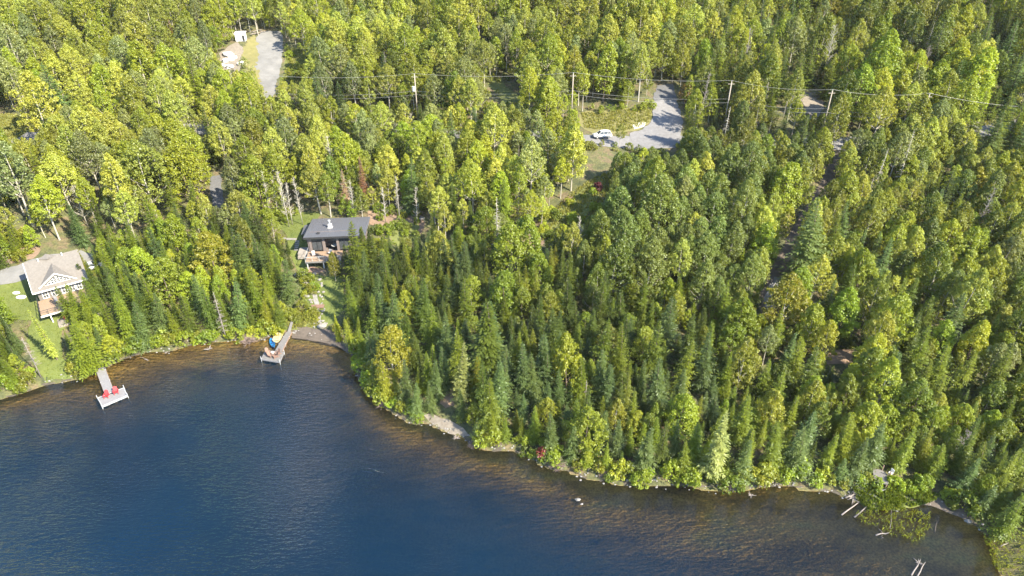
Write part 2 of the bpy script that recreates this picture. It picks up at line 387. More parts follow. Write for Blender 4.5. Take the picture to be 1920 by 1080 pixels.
clear(world_poly([(-60,550),(-60,515),(0,505),(48,480),(150,462),(185,478),(176,510),(60,520),(0,537)]))
patch('scrub_ground', world_poly([(-40,430),(30,440),(80,468),(60,486),(0,500),(-40,500)]), M['dirt'], .05)
patch('dock_lawn', world_poly([(505,612),(560,585),(600,585),(598,612),(540,618)]), M['meadow'], .09)
clear(world_poly([(530,580),(600,575),(605,612),(540,622)]))
patch('beach', world_poly([(548,614),(600,616),(650,628),(668,648),(664,668),(640,655),(600,645),(545,634)]), M['mud'], .10)
clear(world_poly([(548,614),(600,616),(650,628),(664,668),(600,645),(545,634)]))
pclear('sand_beach', [(797,778),(812,777),(842,787),(868,803),(878,820),(845,812),(806,795)], M['sand'], .07)
pclear('shore_dirt', [(828,738),(848,732),(852,762),(834,768),(826,755)], M['dirt'], .07)
pclear('reed_bank', [(1598,915),(1640,900),(1720,905),(1770,935),(1740,945),(1680,956),(1632,958),(1606,940)], M['meadow'], .05)
patch('shore_path', world_poly([(1598,912),(1612,908),(1648,930),(1636,940),(1615,930)]), M['gravel'], .09)
patch('mud_bank', world_poly([(1705,934),(1745,930),(1790,945),(1830,975),(1815,978),(1780,960),(1745,948),(1706,947)]), M['mud'], .08)
patch('brown_clearing', world_poly([(1552,655),(1600,655),(1600,685),(1552,685)]), M['dirt'], .05)
clear(world_poly([(1530,600),(1620,640),(1600,685),(1552,685)]))
clear(world_poly([(905,150),(960,150),(990,192),(940,196)]))
patch('trail', world_poly([(880,110),(905,120),(985,188),(950,196)]), M['meadow'], .05)
clear(world_poly([(862,60),(884,60),(930,140),(900,150)]))
clear(world_poly([(1818,0),(1850,0),(1868,120),(1850,170),(1832,100)]))
clear(world_poly([(395,332),(418,330),(420,384),(404,388)])); patch('asphalt_path', world_poly([(392,330),(416,328),(420,388),(400,392)]), M['tar'], .05)
clear([(-45.5,121.3),(-31,121.8),(-31,140),(-48,139.5)]); clear([at_z(61.7,551.7,8.3)+Vector(v) for v in ((1,-5,0),(9,1,0),(1,13,0),(-8,7,0),(-6,1,0))])
# pale narrow bank of stones and sand along the waterline
bank = []
for i in range(4, len(SH)-6):
    a, b = Vector(SH[i]), Vector(SH[i+1]); d = (b-a).normalized(); nn = Vector((-d.y, d.x))
    wdt = random.uniform(.0, .25); bank.append((a, nn, wdt))
L1 = [Vector((a.x+nn.x*-.25, a.y+nn.y*-.25)) for a, nn, wd in bank]; L2 = [Vector((a.x+nn.x*wd, a.y+nn.y*wd)) for a, nn, wd in bank]
patch('shore_bank', L1+L2[::-1], M['mud_bank'], .05, step=.8, jit=.22, grid=1.0)

# ------------------------------------------------------------------ tree prototypes (numpy)
def quadset(c, u, wv, a, b):
    """diamond quads: centre c, unit axes u,wv, half sizes a,b (N,)"""
    c = np.asarray(c); V = np.stack([c-u*a[:,None], c+wv*b[:,None], c+u*a[:,None], c-wv*b[:,None]], 1).reshape(-1, 3)
    return V, np.arange(len(V)).reshape(-1, 4)
def unit(v): return v/np.maximum(np.linalg.norm(v, axis=-1, keepdims=True), 1e-9)
def conifer_arrays(seed, h, r, base, step=.34, sprays=5, size=.30, thin=0):
    g = np.random.default_rng(seed); c, u, wv, a, b, vv = [], [], [], [], [], []
    z = base*h; ph = g.uniform(0, 6, 3)
    while z < h*.985:
        t = (z-base*h)/(h-base*h)
        Rr = r*(1-t)**1.05*(1+.13*math.sin(z*2.1+ph[0])) * min(1, .6+t*4)
        nb = max(4, int(4+7*Rr/r)) - (thin if t < .9 else 0)
        a0 = g.uniform(0, 6.28)
        for k in range(nb):
            ang = a0 + k*6.283/nb + g.normal(0, .18); L = Rr*g.uniform(.62, 1.15)*(1+.12*math.sin(ang*2+ph[1]))
            if L < .08: continue
            L *= 1+.22*math.sin(ang+ph[2]+z*.5)
            if g.random() < .07: L *= .4
            if g.random() < .04: L *= 1.3
            el = -.30 + .75*t + g.normal(0, .08); dv = np.array([math.cos(ang)*math.cos(el), math.sin(ang)*math.cos(el), math.sin(el)])
            side = np.array([-math.sin(ang), math.cos(ang), 0]); zz = z + g.normal(0, .06)
            bv = g.uniform(.25, .75)
            ns = max(2, int(sprays*(L/r)**.6+1))
            for j in range(ns):
                f = (j+.6+g.uniform(-.2, .2))/ns
                p = dv*L*f + np.array([0, 0, zz + .10*L*f*f])
                wd = size*(1.15-.55*f)*(1-.42*t)*g.uniform(.8, 1.25)
                for sgn in ((-1, 1) if f < .85 else (0,)):
                    du = unit(dv*.8 + side*sgn*.75 + np.array([0, 0, g.normal(-.12, .16)]))
                    n_ = unit(np.array([g.normal(0, .30), g.normal(0, .30), 1]) + dv*.15)
                    ww = unit(np.cross(n_, du)); c.append(p + du*wd*.7 + side*sgn*.03); u.append(du); wv.append(ww)
                    a.append(wd); b.append(wd*.36); vv.append(np.clip(bv + .55*(f-.5) + g.normal(0, .12), 0, 1))
        z += step*(1-.35*t)
    for k in range(8):
        du = unit(np.array([g.normal(0, .25), g.normal(0, .25), 1])); ww = unit(np.cross(du, g.normal(0, 1, 3)))
        c.append(np.array([0, 0, h*(.955+.01*k*.5)])); u.append(du); wv.append(ww); a.append(.28); b.append(.06); vv.append(.8)
    V, Q = quadset(np.array(c), np.array(u), np.array(wv), np.array(a), np.array(b))
    return V, Q, np.repeat(np.array(vv), 4)
def broad_arrays(seed, h, r, base, clumps=48, leaves=70, size=.19, rc=.75, top=.75, power=2.0):
    g = np.random.default_rng(seed); cs = []
    zc0, zc1 = base*h, h
    tries = 0
    while len(cs) < clumps and tries < 6000:
        tries += 1
        t = g.uniform(0, 1)**.85; ang = g.uniform(0, 6.283)
        env = (math.sin(math.pi*min(1, (t*.92+.08))**top))**(1/power)
        env *= 1 + .22*math.sin(ang*2+seed) + .15*math.sin(ang*3+seed*2+t*5)
        rr = r*env*g.uniform(.25, 1)**.45
        p = np.array([math.cos(ang)*rr, math.sin(ang)*rr, zc0 + (zc1-zc0)*t*.96])
        if all(np.linalg.norm((p-q)*[1, 1, .8]) > rc*.62 for q, _ in cs): cs.append((p, rc*g.uniform(.6, 1.15)))
    C_, U_, W_, A_, B_, VV = [], [], [], [], [], []
    for p, rad in cs:
        n = int(leaves*(rad/rc)**1.6); o = unit(g.normal(0, 1, (n, 3))); o[:, 2] = np.where(o[:, 2] < -.35, -o[:, 2]*.5, o[:, 2])
        rr = rad*g.uniform(.35, 1.08, (n, 1))**.6; pos = p + o*rr*[.86, .86, 1.12] + np.array([p[0], p[1], 0])*(o[:, 2:3]*rr*.12)
        nr = unit(o*.75 + g.normal(0, .55, (n, 3)) + [0, 0, .35]); u = unit(np.cross(nr, g.normal(0, 1, (n, 3)))); ww = np.cross(nr, u)
        s = size*g.uniform(.65, 1.3, n); cv = g.uniform(.2, .7)
        C_.append(pos); U_.append(u); W_.append(ww); A_.append(s); B_.append(s*.72); VV.append(np.clip(cv + g.normal(0, .16, n), 0, 1))
    n = int(len(cs)*leaves*.22); t_ = g.uniform(.03, 1, n); an = g.uniform(0, 6.283, n); ev = np.sin(math.pi*np.minimum(1, t_*.92+.08)**top)**(1/power)*r*(1+.22*np.sin(an*2+seed))*g.uniform(.5, 1.05, n)
    pos = np.stack([np.cos(an)*ev, np.sin(an)*ev, zc0+(zc1-zc0)*t_], -1); nr = unit(g.normal(0, .6, (n, 3))+[0, 0, .5]+pos*[.2, .2, 0]); u = unit(np.cross(nr, g.normal(0, 1, (n, 3)))); s = size*g.uniform(.65, 1.25, n)
    C_.append(pos); U_.append(u); W_.append(np.cross(nr, u)); A_.append(s); B_.append(s*.72); VV.append(np.clip(g.normal(.45, .2, n), 0, 1))
    V, Q = quadset(np.vstack(C_), np.vstack(U_), np.vstack(W_), np.concatenate(A_), np.concatenate(B_))
    return V, Q, np.repeat(np.concatenate(VV), 4), [c[0] for c in cs]
def tube_np(pts, rad, n=5):
    mb = MB(); mb.tube(pts, rad, n, cap=False); return np.array([tuple(v) for v in mb.v]), np.array(mb.f)
def trunk_arrays(seed, h, r0, clump_c=None, base=.3, n=6, lim=12):
    g = random.Random(seed); parts = []
    bend = (g.uniform(-.25, .25), g.uniform(-.25, .25))
    P = [(bend[0]*math.sin(t*3), bend[1]*math.sin(t*2.5), h*t*.97 - .4*(t == 0)) for t in (0, .12, .3, .5, .7, .88, 1)]
    parts.append(tube_np(P, [r0*1.25, r0, r0*.85, r0*.66, r0*.45, r0*.25, r0*.06], n))
    if clump_c is not None:
        cc = sorted(clump_c, key=lambda q: -np.hypot(q[0], q[1]))[:lim]
        for q in cc:
            z0 = max(base*h*.85, q[2]-np.hypot(q[0], q[1])*.9-.5); t = z0/h
            s0 = (bend[0]*math.sin(t*3), bend[1]*math.sin(t*2.5), z0)
            mid = (s0[0]*.45+q[0]*.55, s0[1]*.45+q[1]*.55, z0*.55+q[2]*.45)
            parts.append(tube_np([s0, mid, tuple(q)], [r0*.38, r0*.24, r0*.07], 4))
    V, Fc, k = [], [], 0
    for v, f in parts: V.append(v); Fc.append(f+k); k += len(v)
    return np.vstack(V), np.vstack(Fc)
def crown_mesh(name, arr, mat=None):
    V, Q, vv = arr[:3]; me = mesh_np(name, V, Q, mat or M['leaf']); at = me.attributes.new('leaf_var', 'FLOAT', 'POINT')
    at.data.foreach_set('value', vv.astype(np.float32)); return me
SPEC = {}   # kind -> list of (height, crown_radius, crown mesh, trunk mesh, lod crown arrays, lod trunk arrays)
def spec(kind, n, fn, lodfn, trunkmat, r0, base, hh, rr):
    L = []
    for i in range(n):
        g = random.Random(hash_(kind)+i); h = hh*g.uniform(.93, 1.07); r = rr*g.uniform(.76, 1.2); sd_ = hash_(kind)+i*13
        A = fn(sd_, h, r); cc = A[3] if len(A) > 3 else None
        LA = lodfn(sd_, h, r); lc = LA[3] if len(LA) > 3 else None
        tv, tf = trunk_arrays(sd_, h, r0, cc, base); ltv, ltf = trunk_arrays(sd_, h, r0, lc, base, 4, 4)
        L.append((h, r, crown_mesh('crown', A), mesh_np('trunk', tv, tf, trunkmat, True), LA[:3], (ltv, ltf)))
    SPEC[kind] = L
def hash_(s): return sum(ord(ch)*(i+3) for i, ch in enumerate(s)) % 9973
spec('spruce_tree', 8, lambda s, h, r: conifer_arrays(s, h, r, .04, .40, 6, .36), lambda s, h, r: conifer_arrays(s, h, r, .07, .6, 3, .52), M['bark_dark'], .15, .05, 11, 3.1)
spec('fir_tree', 6, lambda s, h, r: conifer_arrays(s, h, r, .05, .36, 5, .31), lambda s, h, r: conifer_arrays(s, h, r, .05, .55, 3, .45), M['bark_dark'], .12, .05, 10, 2.5)
spec('cedar_tree', 3, lambda s, h, r: conifer_arrays(s, h, r, .04, .32, 5, .29), lambda s, h, r: conifer_arrays(s, h, r, .05, .5, 3, .42), M['bark_dark'], .13, .04, 9, 2.2)
spec('pine_tree', 3, lambda s, h, r: conifer_arrays(s, h, r, .12, .62, 7, .40), lambda s, h, r: conifer_arrays(s, h, r, .12, .9, 4, .6), M['bark_dark'], .2, .12, 14, 2.9)
spec('aspen_tree', 7, lambda s, h, r: broad_arrays(s, h, r, .40, 88, 74, .13, .54, .72, 1.25), lambda s, h, r: broad_arrays(s, h, r, .40, 42, 54, .185, .70, .72, 1.3), M['bark_pale'], .155, .40, 14, 2.5)
spec('birch_tree', 7, lambda s, h, r: broad_arrays(s, h, r, .22, 92, 74, .13, .57, .66, 1.4), lambda s, h, r: broad_arrays(s, h, r, .22, 44, 54, .185, .72, .66, 1.4), M['bark_pale'], .12, .22, 11.5, 2.7)
spec('maple_tree', 7, lambda s, h, r: broad_arrays(s, h, r, .16, 92, 78, .14, .64, .62, 1.5), lambda s, h, r: broad_arrays(s, h, r, .16, 42, 60, .20, .82, .62, 1.5), M['bark_dark'], .15, .16, 11, 3.0)
spec('poplar_tree', 4, lambda s, h, r: broad_arrays(s, h, r, .18, 125, 76, .14, .68, .66, 1.6), lambda s, h, r: broad_arrays(s, h, r, .2, 58, 58, .20, .86, .66, 1.6), M['bark_pale'], .2, .18, 14, 3.1)
spec('shrub', 5, lambda s, h, r: broad_arrays(s, h, r, .02, 16, 55, .13, .5, .6, 2.6), lambda s, h, r: broad_arrays(s, h, r, .02, 8, 20, .2, .6, .6), M['bark_dark'], .04, .02, 2.2, 1.3)

# ------------------------------------------------------------------ colours of crowns
TINT = {  # name -> base colour
 'dark green': (.072, .098, .012), 'blue-green': (.090, .128, .034), 'mid green': (.124, .156, .012), 'olive': (.168, .182, .015),
 'yellow-green': (.222, .250, .015), 'bright green': (.178, .230, .012), 'pale green': (.268, .286, .038), 'grey-green': (.134, .168, .028),
 'golden': (.222, .212, .014), 'silvery green': (.180, .205, .060)}
TINTS = {'spruce_tree': [('blue-green', 4), ('dark green', 3), ('mid green', 3)], 'fir_tree': [('mid green', 5), ('dark green', 2), ('blue-green', 1)],
 'cedar_tree': [('mid green', 2), ('olive', 3), ('dark green', 1)], 'pine_tree': [('grey-green', 1), ('silvery green', 1)],
 'aspen_tree': [('pale green', 4), ('silvery green', 2), ('yellow-green', 2)], 'birch_tree': [('olive', 3), ('pale green', 2), ('yellow-green', 2), ('golden', .5)],
 'maple_tree': [('bright green', 4), ('yellow-green', 3), ('mid green', 2)], 'poplar_tree': [('grey-green', 5), ('mid green', 1)],
 'shrub': [('bright green', 3), ('yellow-green', 1), ('olive', 2), ('mid green', 3)]}
def pick(L, rs):
    s = sum(w_ for _, w_ in L); x = rs.uniform(0, s)
    for a, w_ in L:
        x -= w_
        if x <= 0: return a
    return L[-1][0]

TREES = []          # dicts: kind,x,y,z,h,tint,label(optional)
PTS = []            # occupied (x,y,r)
def pip(px, py, P):
    c = False; n = len(P)
    for i in range(n):
        x0, y0 = P[i]; x1, y1 = P[(i+1) % n]
        if (y0 > py) != (y1 > py) and px < (x1-x0)*(py-y0)/(y1-y0)+x0: c = not c
    return c
def rect(a, b, c, d): return [(a, b), (c, b), (c, d), (a, d)]
PROT = [(p, ground_pt(*q)) for p, q in [
 (rect(40,468,152,538), (95,560)), (rect(58,538,108,612), (85,600)), ([(20,530),(60,520),(66,600),(112,612),(112,700),(80,716),(62,660),(30,600)], (90,712)),
 (rect(0,500,44,532), (20,535)),
 (rect(563,404,652,446), (590,512)), (rect(574,446,612,510), (590,512)), (rect(640,404,692,424), (650,500)),
 (rect(530,400,563,445), (540,450)), ([(562,510),(600,510),(612,520),(635,520),(640,590),(600,612),(585,600),(565,540)], (600,615)),
 ([(446,56),(530,58),(526,125),(512,178),(500,176),(484,140),(470,115)], (505,215)), (rect(415,92,446,128), (430,140)), (rect(534,88,570,150), (550,160)),
 (rect(1106,203,1222,236), (1150,236)), (rect(1108,238,1150,268), (1130,268)), (rect(1182,190,1276,276), (1230,276)), (rect(1228,160,1270,192), (1250,195)),
 ([(1040,400),(1070,360),(1130,330),(1150,340),(1115,380),(1090,410),(1050,430)], (1060,440)),
 (rect(1512,172,1548,212), (1530,225)), ([(1440,530),(1452,522),(1450,560),(1446,590),(1430,590)], (1440,596)),
 (rect(0,215,55,258), (20,262)), (rect(798,776,875,818), (840,812)), (rect(826,735,850,768), (838,770)), (rect(1635,878,1672,930), (1650,935)),
 (rect(1598,908,1640,935), (1620,940)), (rect(1708,932,1750,945), (1730,945)), (rect(700,398,790,440), (740,455)), (rect(985,442,1022,462), (1000,470)), (rect(382,235,400,250), (390,255)), (rect(396,335,416,384), (405,390)),
 (rect(1558,655,1590,684), (1575,690)), (rect(915,150,975,190), (950,196))]]
PX_ = lambda a, b, h: project(*ground_pt(a, b, h))[2]-1.5
PROT = [(p, project(*g)[2] if 0 < k < 2 or k in (4,5,6) or k == 0 else 1e9) for k, (p, g) in enumerate(PROT)]
PROT += [([(1556,640),(1600,640),(1600,682),(1556,684)], 1e9), (rect(663,294,683,350), PX_(673,292,12)), (rect(392,548,406,590), PX_(399,546,11)), (rect(1330,775,1380,890), PX_(1358,768,14)), (rect(1552,50,1585,100), PX_(1568,45,15)), (rect(1510,385,1545,460), PX_(1540,372,19)),
 (rect(172,678,202,735), 1e9), (rect(632,322,650,370), PX_(640,318,9)), (rect(1470,520,1510,570), PX_(1490,512,13)), (rect(371,440,396,490), PX_(383,432,12)), (rect(712,622,745,670), PX_(728,612,12)), (rect(495,330,560,385), PX_(508,336,10)), (rect(1070,145,1080,200), PX_(1075,138,12.5)), (rect(772,145,782,195), PX_(777,140,12.5)), (rect(1732,180,1745,212), PX_(1743,177,12))]
def blocks(x, y, z, h, r, depth_pad=1.0):
    dd = project(x, y, z)[2]
    for P, pd in PROT:
        if dd > pd + depth_pad: continue
        for f in (.2, .45, .7, .97):
            cx, cy, d2 = project(x, y, z+h*f); k = F*r/d2*1.1*(1-f*.45)
            for s in (-1, 0, 1):
                if pip(cx+s*k, cy, P): return True
    return False
def in_clear(x, y):
    for P in CLEAR:
        if x < P[:, 0].min()-1 or x > P[:, 0].max()+1 or y < P[:, 1].min()-1 or y > P[:, 1].max()+1: continue
        if bool(inside(np.array([x]), np.array([y]), P)[0]): return True
    return False
def add_tree(kind, x, y, h, tint, label=None, cat=None, rs=random, z=None, scale_r=1.0):
    if z is None: z = h1(x, y)
    i = rs.randrange(len(SPEC[kind])); p = SPEC[kind][i]; s = h/p[0]
    rc_ = random.Random(int(x//11)*131+int(y//13)*17+len(kind))
    if label is None and z is not None and rs.random() < .5: tint = pick(TINTS[kind], rc_)
    pv_ = 1+.13*math.sin(x*.055+2*math.sin(y*.05))+.10*math.sin(y*.09+x*.03+1)
    TREES.append(dict(kind=kind, x=x, y=y, z=z, h=h, i=i, s=s, sr=s*scale_r*rs.uniform(.9, 1.1), rz=rs.uniform(0, 6.28), tint=tint, label=label, v=rs.uniform(.80, 1.22)*pv_, vr=rs.uniform(.92, 1.06)))
    PTS.append((x, y, p[1]*s*scale_r))
def apex(kind, px, py, h, tint=None, label=None, scale_r=1.0):
    g = ground_pt(px, py, h)
    rs = random.Random(int(px*31+py*17))
    if tint is None: tint = pick(TINTS[kind], rs)
    add_tree(kind, g.x, g.y, h, tint, label, rs=rs, scale_r=scale_r)

# ---- single trees the photo shows, placed by the pixel of their tip
apex('birch_tree', 620, 468, 7.5, 'golden', 'thin golden-green birch standing in front of the dark-roofed house deck', scale_r=.8)
apex('maple_tree', 383, 432, 12, 'golden', 'bright golden maple standing out between the two houses')
apex('birch_tree', 728, 612, 12, 'golden', 'large golden birch at the edge of the wooded point by the bay', scale_r=1.15)
apex('spruce_tree', 1540, 372, 19, 'blue-green', 'very tall blue-green spruce beside the dark forest gap', scale_r=1.15)
apex('pine_tree', 1358, 768, 14, 'silvery green', 'big silvery soft-needled pine on the lakeshore at lower right', scale_r=.95)
apex('birch_tree', 1490, 512, 13, 'golden', 'golden birch right of the sunlit end of the forest drive', scale_r=1.1)
apex('birch_tree', 1560, 600, 10, 'golden', 'golden birch beside the dark hollow right of the forest drive')
apex('maple_tree', 1600, 540, 12, 'bright green', 'bright yellow-green maple lit against the dark hollow')
apex('spruce_tree', 652, 414, 15, 'mid green', 'tall spruce rising in front of the dark roof', scale_r=1.1)
apex('spruce_tree', 676, 425, 12, 'mid green', 'slim spruce in front of the right end of the dark roof')
apex('spruce_tree', 690, 424, 12, 'dark green', 'spruce just right of the dark-roofed house')
apex('spruce_tree', 913, 556, 17, 'dark green', 'broad dark spruce with twin tips left of the shadowed gap', scale_r=1.2)
apex('spruce_tree', 924, 556, 16, 'blue-green')
apex('pine_tree', 860, 640, 13, 'grey-green', scale_r=.8)
apex('cedar_tree', 650, 592, 7, 'olive', 'small olive cedar at the right edge of the lawn by the bay')
apex('cedar_tree', 628, 588, 6.5, 'yellow-green', 'small yellow-green cedar between the lawn and the bay')
apex('maple_tree', 200, 628, 5, 'yellow-green', 'low yellow-green maple on the bank above the red-chair dock')
apex('spruce_tree', 130, 602, 11, 'mid green', 'broad spruce between the cottage lawn and the red-chair dock', scale_r=1.35)
apex('pine_tree', 60, 572, 12, 'pale green', scale_r=.7)
apex('poplar_tree', 1500, 30, 16, 'silvery green', 'large silvery half-bare poplar at the top right above the power line')
apex('maple_tree', 1700, 130, 13, 'yellow-green', 'round yellow-green maple standing behind the right-hand power pole')
apex('maple_tree', 1810, 90, 15, 'yellow-green', 'tall yellow-green maple next to the dark gap at the top right', scale_r=1.2)
apex('aspen_tree', 1075, 455-40, 12, 'pale green', 'pale bare-topped aspen at the foot of the grassy clearing', scale_r=.8)
apex('spruce_tree', 1300, 200, 11, 'dark green', 'dark spruce casting its shadow on the gravel road junction', scale_r=1.2)
apex('aspen_tree', 1165, 232, 6, 'pale green', 'young aspen between the white car and the gravel junction')
apex('maple_tree', 960, 415, 13, 'bright green', 'bright green maple left of the small dirt patch')
apex('maple_tree', 985, 400, 13, 'bright green')
for _a, _b in ((1298,238),(1316,240),(1334,236),(1352,244),(1372,240),(1396,246),(1420,244)): apex('maple_tree' if _a % 4 else 'birch_tree', _a, _b, 9, 'yellow-green' if _a % 3 else 'bright green')
tips5 = [(245,270),(105,200),(175,200),(85,380),(115,310),(20,480),(180,440),(240,360),(360,320),(470,290),(400,470),(440,490),(570,250),(680,270),(700,280),
 (750,270),(620,240),(775,390),(560,410),(590,450),(655,430),(685,480),(725,35),(1175,215),(1245,305),(1270,340),(1440,300),(1510,430),(1290,480),(1640,400),
 (1700,460),(1480,480),(1580,540),(1120,570),(1080,630),(1035,700),(1335,610),(1460,560),(1480,730),(1590,760),(1625,700),(1780,720),(1840,590),(1200,640),
 (1220,780),(990,790),(925,850),(915,930),(1045,840),(1145,780),(1150,900),(920,580),(265,550),(155,570),(205,560),(180,570),(490,620),(590,690),(645,750),
 (670,810),(410,770),(495,850),(480,900),(565,860),(520,930),(345,935),(150,775),(1510,950),(1470,880),(1040,890),(1080,910),(880,940),(830,1030),(800,960),(1810,930)]
tips4 = [(375,40),(490,30),(710,145),(600,240),(560,300),(680,380),(660,395),(590,380),(810,470),(755,525),(700,470),(560,590),(650,560),(735,610),(465,385),
 (430,520),(325,520),(1080,460),(1130,510),(1210,515),(1015,575),(1290,500),(1475,420),(1370,395),(1250,180),(1290,210),(1330,230),(1430,230),(1490,310),
 (1530,300),(1580,370),(1190,170),(1250,20),(1355,40),(1415,60),(970,60),(1170,80),(60,620),(165,640),(530,170),(385,60),(1395,640),(850,560),(1310,720)]
tips6 = [(895,130),(975,400),(560,650),(175,720),(65,680),(155,790),(410,820),(685,810),(770,850),(565,1000),(1400,750),(1520,850),(1640,880),(1405,930),
 (1480,1010),(1845,860),(1580,560),(1270,470),(1120,220),(1360,660),(715,60),(940,60),(1230,900)]
tips7 = [(670,20),(400,60),(495,0),(1090,120),(1015,190),(1325,75),(1480,140),(1305,230),(1640,40),(1860,50),(1790,190),(855,150),(920,190),(1285,110),(765,190),(810,200),(290,50),(350,100)]
tips8 = [(650,60),(745,130),(890,90),(985,180),(205,150),(920,420),(1040,440),(1660,170),(1650,240),(1750,560),(1480,330)]
tips2 = [(290,500),(480,520),(510,550),(550,580),(575,580),(615,620),(440,570),(745,600),(1040,760),(1290,560)]
tips1 = [(690,700),(1500,690),(1880,680),(1350,860),(1300,860),(920,1000),(1050,1010)]
tips3 = [(1860,80),(1880,170),(1790,20),(1490,330),(70,610),(700,640),(800,560),(60,250),(250,320),(120,30),(60,140),(200,150),(270,10),(220,60),(450,110),(1640,20),(1420,80),(1900,300),(1170,530)]
def tips(L, ox, oy, hs, dens):
    for k, (a, b) in enumerate(L):
        px, py = ox+a/3, oy+b/3; rs = random.Random(int(a*7+b*3)); kind = 'spruce_tree' if rs.random() < .62 else 'fir_tree'
        h = rs.uniform(*hs)
        g = ground_pt(px, py, h)
        for _ in range(5):
            s = float(shore_s(np.array([g.x]), np.array([g.y]))[0])
            if s > 1.2 and not in_clear(g.x, g.y) and not blocks(g.x, g.y, g.z, h, 1.4): break
            h *= .86; g = ground_pt(px, py, h)
        else: continue
        if h < 3: continue
        apex(kind, px, py, h)
tips(tips5, 640, 360, (8.5, 12.5), 1); tips(tips4, 0, 360, (8, 11.5), 1); tips(tips6, 1280, 360, (9, 13), 1)
tips(tips7, 640, 720, (6.5, 9.5), 1); tips(tips8, 1280, 720, (7, 10), 1); tips(tips2, 640, 0, (8, 12), 1); tips(tips1, 0, 0, (9, 12), 1); tips(tips3, 1280, 0, (9, 13), 1)

for _a, _b, _h, _l in ((108,533,8.5,'tall'),(121,530,9,'second'),(143,540,9,'third'),(157,518,9,'fourth')): apex('spruce_tree', _a, _b, _h, 'mid green', _l+' green spruce close in front of the cottage, counted from its deck', scale_r=1.05)
# ---- species mix by where the tree stands
ZM = [  # px x0,y0,x1,y1 (tip), {kind: weight}, height range, spacing
 ((1080,255,1420,500), {'poplar_tree': 9, 'aspen_tree': 1}, (10, 14), 1.0),
 ((-200,-200,640,370), {'aspen_tree': 9, 'birch_tree': 3, 'maple_tree': 1.5, 'spruce_tree': .7}, (11, 16), 1.0),
 ((640,-200,1290,170), {'aspen_tree': 6, 'birch_tree': 4, 'maple_tree': 2, 'spruce_tree': 1}, (11, 15), 1.0),
 ((1290,-200,1560,170), {'spruce_tree': 5, 'fir_tree': 3, 'aspen_tree': 4, 'birch_tree': 3, 'maple_tree': 1}, (10, 15), .95),
 ((1840,-200,2300,260), {'spruce_tree': 6, 'fir_tree': 2, 'birch_tree': 2}, (13, 17), .95),
 ((1560,-200,1840,200), {'birch_tree': 4, 'maple_tree': 4, 'aspen_tree': 3, 'spruce_tree': 3}, (11, 15), 1.0),
 ((640,170,1080,370), {'aspen_tree': 5, 'birch_tree': 4, 'maple_tree': 2.5, 'spruce_tree': 1.8}, (9, 13), .95),
 ((-200,370,640,720), {'spruce_tree': 4.5, 'fir_tree': 2.5, 'maple_tree': 3.2, 'cedar_tree': 1.5, 'birch_tree': 1}, (6, 9.5), .9),
 ((1380,170,2300,640), {'birch_tree': 6, 'maple_tree': 4, 'aspen_tree': 1.5, 'spruce_tree': 1.2, 'fir_tree': .8, 'poplar_tree': 1}, (8, 11.5), .95),
 ((1480,640,2300,1100), {'birch_tree': 3, 'maple_tree': 5, 'spruce_tree': 3, 'fir_tree': 1.5, 'cedar_tree': 1}, (6.5, 10), .9),
 ((640,370,1500,1100), {'spruce_tree': 5, 'fir_tree': 3, 'maple_tree': 2.0, 'birch_tree': 1.4, 'cedar_tree': 1.2}, (6.5, 10), .88)]
rsF = random.Random(99)
cell = {}
def near_ok(x, y, r):
    k0, k1 = int(x//6), int(y//6)
    for a in (-1, 0, 1):
        for b in (-1, 0, 1):
            for (qx, qy, qr) in cell.get((k0+a, k1+b), ()):
                if (qx-x)**2 + (qy-y)**2 < ((r+qr)*.57)**2: return False
    return True
def put(x, y, r): cell.setdefault((int(x//6), int(y//6)), []).append((x, y, r))
for p in PTS: put(*p)
cand = []
yy = 60.0
while yy < 300:
    half = (yy*CT+72*ST)*960/F*1.04 + 14; st = 1.9
    xx = -half
    while xx < half:
        cand.append((xx+rsF.uniform(-.9, .9), yy+rsF.uniform(-.9, .9))); xx += st
    yy += 1.9
cand = np.array(cand); cs_ = shore_s(cand[:, 0], cand[:, 1]); ch_ = hfun(cand[:, 0], cand[:, 1])
order = list(range(len(cand))); rsF.shuffle(order)
for i in order:
    x, y = cand[i]; s = cs_[i]; z = ch_[i]
    if s < .8: continue
    px, py, d = project(x, y, z+11)
    zn = next((q for q in ZM if q[0][0] <= px < q[0][2] and q[0][1] <= py < q[0][3]), None)
    if zn is None: continue
    if s < 7: kind = pick([('spruce_tree', 4), ('cedar_tree', 2), ('maple_tree', 1.3), ('fir_tree', 3)], rsF); h = rsF.uniform(5.5, 10.5)
    else: kind = pick(list(zn[1].items()), rsF); h = rsF.uniform(*zn[2])*rsF.choice((.6, .8, .95, 1, 1.1, 1.25))
    if kind == 'cedar_tree': h = min(h, 9)
    p0 = SPEC[kind][0]; r = p0[1]*h/p0[0]
    if not near_ok(x, y, r*zn[3]): continue
    if in_clear(x, y): continue
    k = 0
    while blocks(x, y, z, h, r) and h > 2.4: h *= .85; k += 1
    if h <= 2.4: continue
    if k > 6 and kind in ('aspen_tree', 'poplar_tree'): kind = 'birch_tree'
    r = p0[1]*h/p0[0]
    tl = TINTS[kind]
    if kind == 'birch_tree' and px > 1380: tl = [('olive', 4), ('pale green', 1), ('mid green', 2), ('yellow-green', 1)]
    if kind == 'birch_tree' and px < 1000 and py < 400: tl = [('pale green', 3), ('yellow-green', 3), ('olive', 1)]
    add_tree(kind, x, y, h, pick(tl, rsF), rs=rsF, z=z); put(x, y, r)
